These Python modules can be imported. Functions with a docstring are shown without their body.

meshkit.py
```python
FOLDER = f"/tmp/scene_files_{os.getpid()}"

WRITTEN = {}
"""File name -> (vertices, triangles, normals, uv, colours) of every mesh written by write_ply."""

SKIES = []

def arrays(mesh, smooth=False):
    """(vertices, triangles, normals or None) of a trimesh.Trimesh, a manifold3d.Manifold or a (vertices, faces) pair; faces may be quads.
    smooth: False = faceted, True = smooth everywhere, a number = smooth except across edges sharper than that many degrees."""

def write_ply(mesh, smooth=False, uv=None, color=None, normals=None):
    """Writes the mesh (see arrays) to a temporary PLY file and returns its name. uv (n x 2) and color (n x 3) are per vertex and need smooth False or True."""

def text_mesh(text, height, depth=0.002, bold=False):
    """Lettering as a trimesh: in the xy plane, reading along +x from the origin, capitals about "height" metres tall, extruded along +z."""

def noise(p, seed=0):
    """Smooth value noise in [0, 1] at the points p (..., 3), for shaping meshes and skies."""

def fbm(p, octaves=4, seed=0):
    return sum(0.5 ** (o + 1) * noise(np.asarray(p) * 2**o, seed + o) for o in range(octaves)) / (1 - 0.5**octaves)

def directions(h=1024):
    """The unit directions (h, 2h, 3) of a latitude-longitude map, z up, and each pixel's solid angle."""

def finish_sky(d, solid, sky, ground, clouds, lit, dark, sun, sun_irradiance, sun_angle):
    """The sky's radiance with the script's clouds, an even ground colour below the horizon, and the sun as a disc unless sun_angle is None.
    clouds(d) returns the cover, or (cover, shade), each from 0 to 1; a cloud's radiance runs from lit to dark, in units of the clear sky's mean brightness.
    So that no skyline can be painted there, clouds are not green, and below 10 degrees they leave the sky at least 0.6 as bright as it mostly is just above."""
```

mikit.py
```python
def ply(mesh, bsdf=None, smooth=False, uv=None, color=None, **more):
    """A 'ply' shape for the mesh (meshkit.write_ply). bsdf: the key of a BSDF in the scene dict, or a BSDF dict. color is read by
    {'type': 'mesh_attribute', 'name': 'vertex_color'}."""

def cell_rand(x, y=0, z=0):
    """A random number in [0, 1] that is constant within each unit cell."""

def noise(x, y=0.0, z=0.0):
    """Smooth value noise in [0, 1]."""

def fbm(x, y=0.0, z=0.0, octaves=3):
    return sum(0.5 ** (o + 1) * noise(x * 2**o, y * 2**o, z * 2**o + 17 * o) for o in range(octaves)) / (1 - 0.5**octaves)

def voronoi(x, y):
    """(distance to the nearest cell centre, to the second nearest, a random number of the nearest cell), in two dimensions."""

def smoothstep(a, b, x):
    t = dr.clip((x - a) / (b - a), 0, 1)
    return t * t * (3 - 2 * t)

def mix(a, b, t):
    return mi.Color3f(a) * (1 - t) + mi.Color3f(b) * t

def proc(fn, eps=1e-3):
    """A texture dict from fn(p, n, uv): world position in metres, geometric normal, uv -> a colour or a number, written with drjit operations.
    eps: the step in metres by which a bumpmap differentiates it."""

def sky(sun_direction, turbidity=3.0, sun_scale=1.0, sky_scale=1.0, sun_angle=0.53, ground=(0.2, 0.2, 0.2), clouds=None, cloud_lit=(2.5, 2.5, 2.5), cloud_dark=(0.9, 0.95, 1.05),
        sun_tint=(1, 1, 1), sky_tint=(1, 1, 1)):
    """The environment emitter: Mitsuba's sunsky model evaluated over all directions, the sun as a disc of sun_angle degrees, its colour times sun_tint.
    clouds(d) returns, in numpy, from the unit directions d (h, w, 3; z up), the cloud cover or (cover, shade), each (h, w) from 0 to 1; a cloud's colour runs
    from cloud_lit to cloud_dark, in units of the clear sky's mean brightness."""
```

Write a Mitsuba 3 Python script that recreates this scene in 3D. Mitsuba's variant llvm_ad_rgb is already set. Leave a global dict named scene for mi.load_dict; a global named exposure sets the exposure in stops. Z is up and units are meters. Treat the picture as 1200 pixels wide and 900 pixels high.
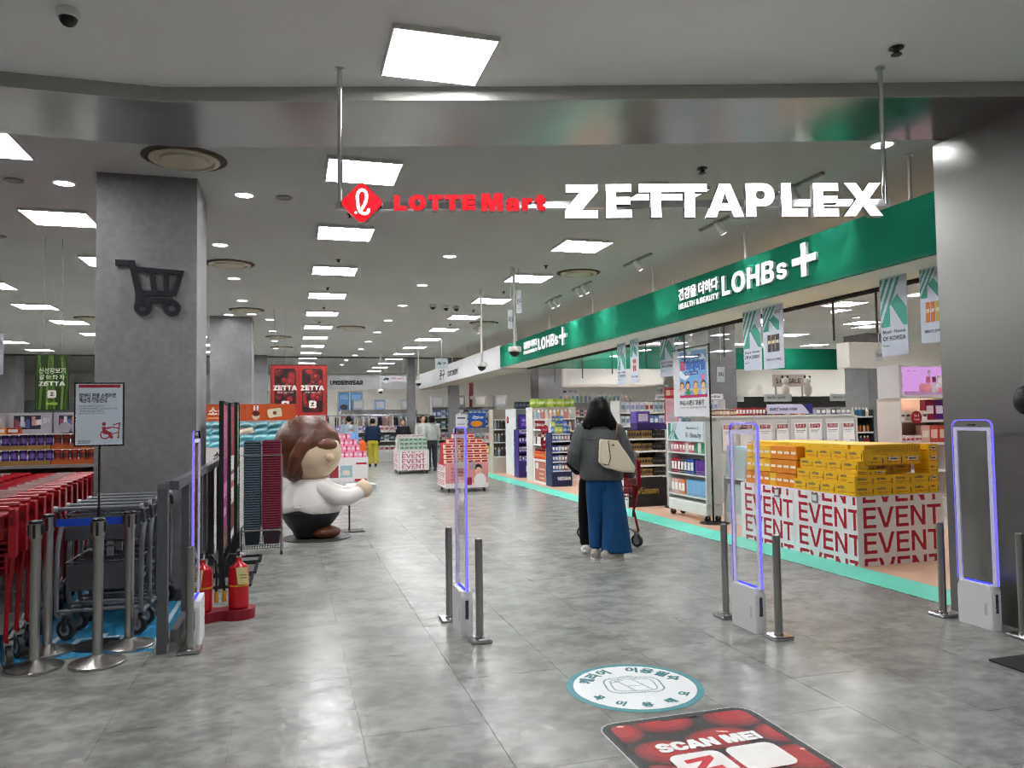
import math, random, glob, numpy as np, trimesh, mitsuba as mi, mikit, meshkit, shapely
import drjit as dr
from shapely import affinity
from shapely.geometry import Polygon, Point, box as sbox, LineString
from PIL import Image, ImageDraw, ImageFont
import manifold3d as m3
rng = random.Random(7)
T = mi.ScalarTransform4f
scene, labels = {}, {}
exposure = 1.15

# ------------------------------------------------------------------ camera (1200 x 900, f = 892 px)
EYE_H, FOCAL, YAW, PITCH, ROLL = 1.5225, 892.0, math.radians(16.23), math.radians(2.63), math.radians(-.848)
_r0 = np.array([math.cos(YAW), -math.sin(YAW), 0]); _f0 = np.array([math.sin(YAW), math.cos(YAW), 0]); _z = np.array([0, 0, 1.0])
_fw = _f0 * math.cos(PITCH) + _z * math.sin(PITCH); _u0 = -_f0 * math.sin(PITCH) + _z * math.cos(PITCH)
_up = -_r0 * math.sin(ROLL) + _u0 * math.cos(ROLL)
scene['camera'] = {'type': 'perspective', 'fov': math.degrees(2 * math.atan(600 / FOCAL)), 'fov_axis': 'x', 'near_clip': .05, 'far_clip': 200.0,
                   'to_world': T().look_at(origin=[0, 0, EYE_H], target=[float(x) for x in np.array([0, 0, EYE_H]) + _fw], up=[float(x) for x in _up])}
# ------------------------------------------------------------------ light levels: lamps only, indoors
EM = 2 ** -exposure                                            # glowing letters keep their look at any exposure
PANEL_L, DOWN_L, LETTER_L = 15.0, 22.0, 3.0 * EM

# ------------------------------------------------------------------ colours and materials
def C(h):
    if isinstance(h, np.ndarray): return h
    if isinstance(h, str):
        h = h.lstrip('#'); h = h if len(h) == 6 else ''.join(q * 2 for q in h); h = [int(h[i:i + 2], 16) for i in (0, 2, 4)]
    x = np.array(h, float) / 255
    return np.where(x < .04045, x / 12.92, ((x + .055) / 1.055) ** 2.4)
VC = {'type': 'mesh_attribute', 'name': 'vertex_color'}
def bs(name, rough, spec=.5, metal=0.0, **k):
    scene[name] = {'type': 'twosided', 'bsdf': {'type': 'principled', 'base_color': VC, 'roughness': rough, 'specular': spec, 'metallic': metal, **k}}
bs('matte', .75, .3); bs('satin', .42, .45); bs('dull', .85, .06); bs('gloss', .2, .5); bs('steel', .28, .5, 1.0); bs('chrome', .12, .5, 1.0); bs('cloth', .9, .15, sheen=.3); bs('hairm', .5, .12)
n_, f_, v_ = mikit.noise, mikit.fbm, mikit.voronoi
def floor_col(p, n, uv):
    a = f_(p.x * 5.5, p.y * 7.5, 3.0, octaves=4); b = f_(p.x * 19, p.y * 24, 9.0, octaves=3)
    k = mikit.smoothstep(.2, .8, a * .6 + b * .4)
    tone = mikit.cell_rand(dr.floor((p.x + .897) / .6135), 4)
    return mikit.mix((.137, .142, .132), (.265, .272, .257), k) * (.93 + .14 * tone)
def floor_rough(p, n, uv): return .18 + .17 * f_(p.x * 9, p.y * 12, 2.0, octaves=3)
def floor_bump(p, n, uv): return .0016 * f_(p.x * 8, p.y * 8, 1.0, octaves=3) + .0006 * n_(p.x * 40, p.y * 40, 5.0)
scene['floorm'] = {'type': 'bumpmap', 'bump': mikit.proc(floor_bump, 4e-3), 'scale': 1.0, 'bsdf': {'type': 'principled', 'base_color': mikit.proc(floor_col), 'roughness': mikit.proc(floor_rough), 'specular': .4}}
scene['floorm'] = {'type': 'twosided', 'bsdf': scene['floorm']}
def conc_col(p, n, uv):
    a = f_(p.x * 1.7 + p.y * 1.3, p.z * 1.3, p.y * 1.1, octaves=4); b = f_(p.x * 26, p.z * 26, p.y * 26, octaves=2)
    return mikit.mix((.15, .15, .155), (.235, .235, .24), mikit.smoothstep(.15, .85, a * .75 + b * .25))
scene['concrete'] = {'type': 'twosided', 'bsdf': {'type': 'principled', 'base_color': mikit.proc(conc_col), 'roughness': .7, 'specular': .3}}
def ceil_col(p, n, uv):
    a = f_(p.x * .7, p.y * .7, 2.0, octaves=3)
    return mikit.mix((.44, .45, .425), (.50, .51, .485), a)
scene['ceilm'] = {'type': 'twosided', 'bsdf': {'type': 'principled', 'base_color': mikit.proc(ceil_col), 'roughness': .85, 'specular': .2}}
scene['lobby_white'] = {'type': 'twosided', 'bsdf': {'type': 'principled', 'base_color': {'type': 'rgb', 'value': [.83, .835, .81]}, 'roughness': .85, 'specular': .2}}
def br_col(p, n, uv):
    a = n_(p.x * 200, p.y * 200, p.z * 4) * .15 + f_(p.x * 1.5, p.y * 1.5, p.z * 1.5) * .85
    return mikit.mix((.27, .27, .265), (.37, .37, .36), a)
def br_rough(p, n, uv): return .15 + .10 * f_(p.x * 2.1, p.y * 2.1, p.z * 3, octaves=3)
scene['brushed'] = {'type': 'twosided', 'bsdf': {'type': 'principled', 'base_color': mikit.proc(br_col), 'roughness': mikit.proc(br_rough), 'metallic': 1.0, 'specular': .5}}
scene['brushedj'] = {'type': 'twosided', 'bsdf': {'type': 'principled', 'base_color': {'type': 'rgb', 'value': [.235, .235, .228]}, 'roughness': .35, 'metallic': 1.0, 'specular': .5}}
scene['pane'] = {'type': 'thindielectric', 'int_ior': 1.45}
scene['lampm'] = {'type': 'diffuse', 'reflectance': {'type': 'rgb', 'value': .03}}

# ------------------------------------------------------------------ mesh builder
def unit(v): v = np.asarray(v, float); return v / (np.linalg.norm(v) + 1e-12)
class Fr:
    """a flat frame: origin, right, up; the normal points towards the reader"""
    def __init__(s, o, r, u): s.o = np.asarray(o, float); s.r = unit(r); s.u = unit(u); s.n = np.cross(s.r, s.u)
    def __call__(s, p): p = np.asarray(p, float).reshape(-1, 3); return s.o + p[:, :1] * s.r + p[:, 1:2] * s.u + p[:, 2:3] * s.n
def toCam(x, y, z): return Fr((x, y, z), (1, 0, 0), (0, 0, 1))        # faces -Y
def toAisle(x, y, z): return Fr((x, y, z), (0, -1, 0), (0, 0, 1))     # faces -X
def toRight(x, y, z): return Fr((x, y, z), (0, 1, 0), (0, 0, 1))      # faces +X
def onFloor(x, y, z, a=0): return Fr((x, y, z), (math.cos(a), math.sin(a), 0), (-math.sin(a), math.cos(a), 0))
class MB:
    def __init__(s): s.V, s.F, s.K, s.n, s.cache = [], [], [], 0, {}
    def add(s, v, f, c):
        v = np.asarray(v, float); f = np.asarray(f, int); c = C(c) if not isinstance(c, np.ndarray) else c
        s.V.append(v); s.F.append(f + s.n); s.K.append(np.broadcast_to(c, (len(v), 3))); s.n += len(v); return s
    def box(s, x0, x1, y0, y1, z0, z1, c, skip=''):
        for nm, q in (('x', [(x0, y1, z0), (x0, y0, z0), (x0, y0, z1), (x0, y1, z1)]), ('X', [(x1, y0, z0), (x1, y1, z0), (x1, y1, z1), (x1, y0, z1)]),
                  ('y', [(x0, y0, z0), (x1, y0, z0), (x1, y0, z1), (x0, y0, z1)]), ('Y', [(x1, y1, z0), (x0, y1, z0), (x0, y1, z1), (x1, y1, z1)]),
                  ('z', [(x0, y1, z0), (x1, y1, z0), (x1, y0, z0), (x0, y0, z0)]), ('Z', [(x0, y0, z1), (x1, y0, z1), (x1, y1, z1), (x0, y1, z1)])):
            if nm in skip: continue
            k = c[nm] if isinstance(c, dict) and nm in c else c['*'] if isinstance(c, dict) else c
            s.add(q, [[0, 1, 2], [0, 2, 3]], k)
        return s
    def bev(s, x0, x1, y0, y1, z0, z1, c, b=.004):
        P = np.array([[(x0, x1)[i], (y0, y1)[j], (z0, z1)[k]] for i in (0, 1) for j in (0, 1) for k in (0, 1)], float)
        ctr = np.array([(x0 + x1) / 2, (y0 + y1) / 2, (z0 + z1) / 2]); d = np.sign(ctr - P) * b
        pts = np.concatenate([P + d * m for m in ([0, 1, 1], [1, 0, 1], [1, 1, 0])])
        h = trimesh.convex.convex_hull(pts); f = h.faces
        return s.add(h.vertices[f].reshape(-1, 3), np.arange(len(f) * 3).reshape(-1, 3), c)
    def tri(s, mesh, c): return s.add(mesh.vertices, mesh.faces, c)
    def cyl(s, p0, p1, r0, r1=None, n=14, c='#888', caps=True):
        r1 = r0 if r1 is None else r1; p0 = np.asarray(p0, float); p1 = np.asarray(p1, float); t = unit(p1 - p0)
        a = unit(np.cross(t, (0, 0, 1) if abs(t[2]) < .9 else (1, 0, 0))); b = np.cross(t, a); th = np.arange(n) * 2 * np.pi / n
        d = np.cos(th)[:, None] * a + np.sin(th)[:, None] * b; A, B = p0 + d * r0, p1 + d * r1; i = np.arange(n); j = (i + 1) % n
        s.add(np.vstack([A, B]), np.vstack([np.stack([i, j, j + n], 1), np.stack([i, j + n, i + n], 1)]), c)
        if caps:
            for R, ctr, fl in ((A, p0, 1), (B, p1, 0)):
                f = np.stack([i, j, i * 0 + n], 1); s.add(np.vstack([R, ctr]), f[:, ::-1] if fl else f, c)
        return s
    def tube(s, pts, r, n=8, c='#888', closed=False):
        p = np.asarray(pts, float); m = len(p)
        t = (np.roll(p, -1, 0) - np.roll(p, 1, 0)) if closed else np.gradient(p, axis=0)
        t /= np.linalg.norm(t, axis=1, keepdims=True) + 1e-12
        a = np.cross(t[0], (0, 0, 1) if abs(t[0][2]) < .9 else (1, 0, 0)); rows = []; th = np.arange(n) * 2 * np.pi / n
        for k in range(m):
            a = unit(a - t[k] * (a @ t[k])); b = np.cross(t[k], a); rr = r[k] if np.ndim(r) else r
            rows.append(p[k] + rr * (np.cos(th)[:, None] * a + np.sin(th)[:, None] * b))
        f = []; q = np.arange(n)
        for k in range(m if closed else m - 1):
            A, B = k * n, ((k + 1) % m) * n; f += [np.stack([A + q, A + (q + 1) % n, B + (q + 1) % n], 1), np.stack([A + q, B + (q + 1) % n, B + q], 1)]
        v = np.vstack(rows); s.add(v, np.vstack(f), c)
        if not closed:
            s.add(np.vstack([rows[0], p[0]]), np.stack([(q + 1) % n, q, q * 0 + n], 1), c); s.add(np.vstack([rows[-1], p[-1]]), np.stack([q, (q + 1) % n, q * 0 + n], 1), c)
        return s
    def lathe(s, prof, n=20, c='#888', o=(0, 0, 0), sharp=35):
        """prof: (r, z) or (r, z, colour); corners sharper than `sharp` degrees are split"""
        th = np.arange(n) * 2 * np.pi / n; d = np.stack([np.cos(th), np.sin(th), th * 0], 1); q = np.arange(n); runs, run = [], [prof[0]]
        for k in range(1, len(prof)):
            run.append(prof[k])
            if k < len(prof) - 1:
                u1 = np.subtract(prof[k][:2], prof[k - 1][:2]); u2 = np.subtract(prof[k + 1][:2], prof[k][:2])
                cc = u1 @ u2 / (np.linalg.norm(u1) * np.linalg.norm(u2) + 1e-12)
                if cc < math.cos(math.radians(sharp)) or len(prof[k]) > 2 and len(prof[k + 1]) > 2 and prof[k][2] != prof[k + 1][2]: runs.append(run); run = [prof[k][:2] + tuple(prof[k + 1][2:])]
        runs.append(run)
        for run in runs:
            v = np.vstack([d * x[0] + [0, 0, x[1]] for x in run]) + o
            f = np.vstack([np.vstack([np.stack([k * n + q, k * n + (q + 1) % n, k * n + n + (q + 1) % n], 1), np.stack([k * n + q, k * n + n + (q + 1) % n, k * n + n + q], 1)]) for k in range(len(run) - 1)])
            s.add(v, f, run[-1][2] if len(run[-1]) > 2 else c)
        return s
    def ball(s, o, r, c, n=12):
        m = trimesh.creation.uv_sphere(1.0, count=[n, 2 * n]); return s.add(m.vertices * np.asarray(r, float) + o, m.faces, c)
    def poly(s, g, fr, c, z=.0015, depth=0):
        for p in getattr(g, 'geoms', [g]):
            if p.geom_type != 'Polygon' or p.area < 1e-9: continue
            if depth:
                m = trimesh.creation.extrude_polygon(p, depth, engine='earcut'); v, f = m.vertices + [0, 0, z], m.faces
                v, f = v[f].reshape(-1, 3), np.arange(len(f) * 3).reshape(-1, 3)
            else:
                v, f = trimesh.creation.triangulate_polygon(p, engine='earcut'); v = np.column_stack([v, np.full(len(v), z)])
                a, b, c3 = v[f[:, 0]], v[f[:, 1]], v[f[:, 2]]; fl = np.cross(b - a, c3 - a)[:, 2] < 0; f = np.array(f); f[fl] = f[fl][:, ::-1]
            s.add(fr(v), f, c)
        return s
    def rect(s, fr, x, y, w, h, c, z=.0015): return s.add(fr([(x, y, z), (x + w, y, z), (x + w, y + h, z), (x, y + h, z)]), [[0, 1, 2], [0, 2, 3]], c)
    def slab(s, fr, x, y, w, h, d, c, z=0):
        """a board in frame fr from depth z to z + d"""
        v = fr([(x + i * w, y + j * h, z + k * d) for k in (0, 1) for j in (0, 1) for i in (0, 1)])
        for q in ((4, 5, 7, 6), (1, 0, 2, 3), (0, 1, 5, 4), (3, 2, 6, 7), (1, 3, 7, 5), (2, 0, 4, 6)): s.add(v[list(q)], [[0, 1, 2], [0, 2, 3]], c)
        return s
    def text(s, fr, x, y, h, t, c, w=None, bold=0, wt=700, cjk=False, anchor='l', z=.0015, depth=0, clip=None, italic=0):
        g = glyphs(t, wt, bold, cjk); b = g.bounds; sx = h if w is None else w / (b[2] - b[0])
        g = affinity.affine_transform(g, [sx, italic * h, 0, h, 0, 0]); b = g.bounds
        g = affinity.translate(g, x - (b[0] if anchor == 'l' else (b[0] + b[2]) / 2 if anchor == 'c' else b[2]), y)
        if clip is not None: g = g.intersection(clip)
        return s.poly(g, fr, c, z, depth)
    def join(s, o, M=None):
        v = np.vstack(o.V); v = v if M is None else v @ M[:3, :3].T + M[:3, 3]
        s.V.append(v); s.F.append(np.vstack(o.F) + s.n); s.K.append(np.vstack(o.K)); s.n += len(v); return s
    def ply(s, bsdf):
        if bsdf not in s.cache: s.cache[bsdf] = mikit.ply((np.vstack(s.V), np.vstack(s.F)), bsdf, smooth=True, color=np.vstack(s.K))
        return s.cache[bsdf]
_gc = {}
def glyphs(t, wt=700, bold=0, cjk=False):
    k = (t, wt, bold, cjk)
    if k not in _gc:
        fs = glob.glob('/opt/blender-*/*/datafiles/fonts/*CJK*') if cjk else []
        f = ImageFont.truetype((fs or glob.glob('/opt/blender-*/*/datafiles/fonts/Inter.woff2'))[0], 96)
        if not fs:
            try: f.set_variation_by_axes([32, wt])
            except Exception: pass
        x0, y0, x1, y1 = f.getbbox(t, anchor='ls', stroke_width=bold)
        im = Image.new('L', (x1 - x0 + 8, y1 - y0 + 8)); ImageDraw.Draw(im).text((4 - x0, 4 - y0), t, 255, f, anchor='ls', stroke_width=bold)
        on = np.pad(np.asarray(im) > 127, ((0, 0), (1, 1))).astype(np.int8); r, a = np.nonzero(np.diff(on, axis=1) == 1); e = np.nonzero(np.diff(on, axis=1) == -1)[1]
        g = shapely.union_all(shapely.box(a, -r - 1, e, -r)).buffer(.6).buffer(-.6).simplify(.8)
        _gc[k] = affinity.affine_transform(g, [1 / 70, 0, 0, 1 / 70, -4 / 70, (4 - y0) / 70])
    return _gc[k]
def rrect(x, y, w, h, r): return sbox(x + r, y + r, x + w - r, y + h - r).buffer(r, 4)

# ------------------------------------------------------------------ entries of the scene
def fresh(key):
    if key not in scene and key not in labels: return key
    i = 1
    while f'{key}_{i:03d}' in scene or f'{key}_{i:03d}' in labels: i += 1
    return f'{key}_{i:03d}'
_used = {}
def uniq(key):
    i = _used.get(key, -1) + 1; _used[key] = i
    return key if i == 0 else f'{key}_{i:03d}'
def tag(key, label=None, cat=None, group=None, kind=None):
    d = {k: v for k, v in (('label', label), ('category', cat), ('group', group), ('kind', kind)) if v}
    if d: labels[key] = d
def thing(name, label, cat, group=None, kind=None):
    k = uniq(name); tag(k, label, cat, group, kind); return k
def put(name, mb, bsdf='matte', parent=None, M=None, label=None, cat=None, group=None, kind=None, emit=None, weight=None):
    k = uniq((parent + '__' if parent else '') + name); d = dict(mb.ply(bsdf))
    if M is not None: d['to_world'] = M
    if emit is not None:
        d['emitter'] = {'type': 'area', 'radiance': {'type': 'rgb', 'value': [float(x) for x in np.broadcast_to(emit, 3)]}}
        if weight is not None: d['emitter']['sampling_weight'] = float(weight)
    scene[k] = d; tag(k, label, cat, group, kind); return k
def at(x, y, z=0, rz=0, s=None):
    t = T().translate([float(x), float(y), float(z)])
    if rz: t = t @ T().rotate([0, 0, 1], float(rz))
    if s is not None: t = t @ T().scale([float(v) for v in np.broadcast_to(s, 3)])
    return t
def nth(i):
    w = 'first second third fourth fifth sixth seventh eighth ninth tenth eleventh twelfth thirteenth fourteenth fifteenth sixteenth seventeenth eighteenth nineteenth twentieth'.split()
    return w[i] if i < 20 else f"{i + 1}{'st' if (i + 1) % 10 == 1 else 'nd' if (i + 1) % 10 == 2 else 'rd' if (i + 1) % 10 == 3 else 'th'}"

# ================================================================== THE SETTING
CEIL, SOFF = 3.70, 3.64
far_edge = [(-14, 6.30), (-.774, 6.21), (1.653, 5.579), (4.9, 4.625)]
front_edge = [(-14, 5.36), (-.809, 5.349), (1.418, 4.772), (4.9, 3.80), (6.2, 3.44)]
# floor: slabs outside the tiled field, and every tile that can be told apart
TX0, TW, TL = -.897, .6135, 1.227
m = MB()
for q in ((-14, TX0, -8, 12.3), (TX0, 5.0, -8, 2.3), (5.0, 16, -8, 4.8), (-14, 5.0, 12.3, 40), (14.2, 20, 4.8, 40)): m.box(q[0], q[1], q[2], q[3], -.1, 0, '#888', 'z')
m.box(TX0, 5.0, 2.3, 12.3, -.1, -.004, '#888', 'z')
put('floor', m, 'floorm', kind='structure')
for i in range(10):
    y = 2.3 - [.5, .05, .95, .3, .72, .12, .9, .4, .6, .2][i]
    while y < 12.3:
        x0, x1, y0, y1 = TX0 + i * TW, min(TX0 + (i + 1) * TW, 5.0), max(y, 2.3), min(y + TL, 12.3)
        if y1 - y0 > .05 and x1 - x0 > .05:
            put('tile', MB().box(x0 + .0015, x1 - .0015, y0 + .0015, y1 - .0015, -.004, 0, '#888', 'z'), 'floorm', parent='floor')
        y += TL
put('floor', MB().box(5.0, 8.2, 4.8, 27, -.1, 0, '#c4a089', 'z').box(8.2, 14.2, 4.8, 27, -.1, 0, '#b3aca3', 'z').box(5.0, 14.2, 27, 40, -.1, 0, '#a5a39d', 'z'), 'satin', kind='structure')
m = MB(); m.box(4.98, 5.42, 4.9, 27, 0, .003, '#62cdb8', 'z')
put('floor_strip', m, 'satin', label='turquoise strip on the floor along the edge of the beauty area', cat='floor strip')
# ceiling: store, far store, lobby
def slabpoly(pts, z0, z1, c='#888'):
    return MB().poly(Polygon(pts), Fr((0, 0, z0), (1, 0, 0), (0, 1, 0)), c, 0, z1 - z0)
put('ceiling', slabpoly(far_edge + [(4.9, 4.8), (20, 4.8), (20, 26.2), (-14, 26.2)], CEIL, CEIL + .12), 'ceilm', kind='structure')
put('ceiling', MB().box(-14, 20, 26.2, 40, 3.86, 3.96, '#888'), 'ceilm', kind='structure')
put('trim_1', MB().box(-14, 20, 26.15, 26.25, 3.66, 3.9, '#5b564f'), 'matte', kind='structure')
put('ceiling', slabpoly([(-14, -8), (16, -8), (16, 3.1), (6.2, 3.44)] + front_edge[::-1][1:], 3.733, 3.85), 'lobby_white', kind='structure')
m = MB()
for (x0, y0), (x1, y1) in zip(front_edge, front_edge[1:]):
    d = unit((x1 - x0, y1 - y0, 0)); L = math.hypot(x1 - x0, y1 - y0); m.slab(Fr((x0, y0, SOFF - .002), d, (0, 0, 1)), 0, 0, L, .10, .02, '#a5a5a0', -.01)
put('trim_2', m, 'satin', kind='structure')
m = MB(); m.poly(Polygon(far_edge + [(6.2, 4.2)] + front_edge[::-1]), Fr((0, 0, SOFF), (1, 0, 0), (0, 1, 0)), '#888', 0, .30)
put('trim_3', m, 'brushed', kind='structure')
# steel jamb at the right, walls
put('wall_right', MB().box(4.9, 6.2, 2.4, 4.78, 0, SOFF, '#888'), 'brushedj', kind='structure')
put('wall_entrance', MB().box(6.2, 20, 4.5, 4.8, 0, 3.8, '#b9b2a6'), 'matte', kind='structure')
put('wall_back', MB().box(-14, 20, 38, 38.2, 0, 3.9, '#e8e5df'), 'matte', kind='structure')
put('wall_left', MB().box(-14.2, -14, -8, 38, 0, 3.9, '#a9a59c'), 'matte', kind='structure')
put('wall_east', MB().box(20, 20.2, -8, 38, 0, 3.9, '#e4e0d8'), 'matte', kind='structure')
put('wall_lobby', MB().box(-14, 16, -8.2, -8, 0, 3.8, '#a3a09b'), 'matte', kind='structure')
# ================================================================== CEILING LIGHTS
def panel_meshes():
    f = MB(); h = .31
    for a in ((-h, h, -h, -h + .010), (-h, h, h - .010, h), (-h, -h + .010, -h + .010, h - .010), (h - .010, h, -h + .010, h - .010)): f.box(*a, -.030, 0, '#c9c7c4')
    d = MB(); d.rect(Fr((0, 0, -.028), (1, 0, 0), (0, -1, 0)), -h + .009, -h + .009, 2 * h - .018, 2 * h - .018, '#ffffff', 0); return f, d
PF, PD = panel_meshes()
def panel(x, y, z, label, group=None, w=1.0):
    t = thing('ceiling_light', label, 'ceiling light', group)
    put('frame', PF, 'satin', t, at(x, y, z)); put('diffuser', PD, 'lampm', t, at(x, y, z), emit=PANEL_L, weight=w)
rows = [(.604, 6.60, 9, 'in the row above the aisle'), (3.515, 6.62, 9, 'in the row left of the green fascia'), (-2.30, 6.60, 9, 'in the row running behind the cart column'),
        (-4.43, 13.3, 6, 'in the row over the snack shelf'), (-6.85, 15.5, 5, 'in the row at the far left')]
for x, y0, n, where in rows:
    for k in range(n):
        panel(x, y0 + 2.243 * k, CEIL, f'square ceiling light, {nth(k)} {where}', 'square ceiling lights in the store')
for x, where in ((.604, 'beyond the ceiling step over the aisle'), (3.72, 'beyond the ceiling step, right of the aisle')):
    for k in range(4): panel(x, 28.6 + 2.3 * k, 3.86, f'square ceiling light {where}, {nth(k)} one', 'square ceiling lights by the back wall', .5)
for i, x in enumerate((7.85, 10.44, 13.0, 15.65, 18.4)):
    for k in range(7):
        y = 12.43 + 2.6 * k + (0, 0, 2.5, 2.4, 2.4)[i]
        if y < 37.5: panel(x, y, CEIL if y < 26 else 3.86, f'square ceiling light beyond the green fascia, {nth(k)} in the {nth(i)} row from the aisle', 'square ceiling lights over the beauty area', .6)
for k, (x, y) in enumerate(((7.6, 7.2), (7.6, 9.8), (10.4, 7.2), (10.4, 9.8), (13, 9.8))): panel(x, y, CEIL, f'added unseen ceiling light over the yellow boxes and the pink screen, {nth(k)} one', 'added ceiling lights out of view over the beauty area', .8)  # added out of view, to brighten the beauty area under the fascia
panel(.857, 4.45, 3.733, 'large square white ceiling light in front of the steel lintel', None, 1.2)
for _i, (x, y) in enumerate(((-2.3, 1.0), (.86, .8), (3.9, .8), (.86, -2.6), (-2.3, -2.6), (3.9, -2.6), (7.0, -1.0), (-5.4, 1.5))): panel(x, y, 3.733, f'square ceiling light over the lobby behind the camera, {nth(_i)} one', 'square lobby lights')
DF = MB().lathe([(.095, 0), (.095, -.008), (.082, -.010), (.080, -.004)], 24, '#e8e6e2'); DD = MB().lathe([(.001, -.005), (.0801, -.005)], 24, '#ffffff')
def down(x, y, label, group, z=CEIL):
    t = thing('downlight', label, 'downlight', group)
    put('trim_ring', DF, 'satin', t, at(x, y, z)); put('diffuser', DD, 'lampm', t, at(x, y, z, s=(1, 1, 1)), emit=DOWN_L, weight=.12)
for k in range(11): down(2.035, 9.86 + 2.225 * k if k < 8 else 26.9 + 2.6 * (k - 8), f'round white downlight, {nth(k)} in the line along the aisle', 'round downlights along the aisle', CEIL if k < 8 else 3.86)
for k, (x, y) in enumerate(((-.425, 7.595), (-.824, 9.816), (-.819, 12.07), (-.823, 14.25), (-.42, 16.8), (-1.19, 16.15), (-.743, 16.0), (-.41, 18.9), (-.41, 21.2), (-.41, 23.4))):
    down(x, y, ['round white downlight just right of the top of the cart column', 'round downlight just in front of the middle ceiling vent', 'round downlight just behind the middle ceiling vent', 'round downlight before the far ceiling vent', 'round downlight right of the second column', 'round downlight at the left over the second column', 'round downlight in the middle over the second column',
                'round downlight past the second column', 'round downlight before the third column', 'round downlight beside the third column'][k], 'round downlights along the columns')
down(-1.95, 7.584, 'bright round downlight left of the top of the cart column', None)
down(4.60, 4.98, 'bright round downlight behind the last letter of the big white sign', None)
down(2.37, 3.30, 'round lobby downlight in front of the lintel, half out of the picture', None, 3.733)
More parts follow.
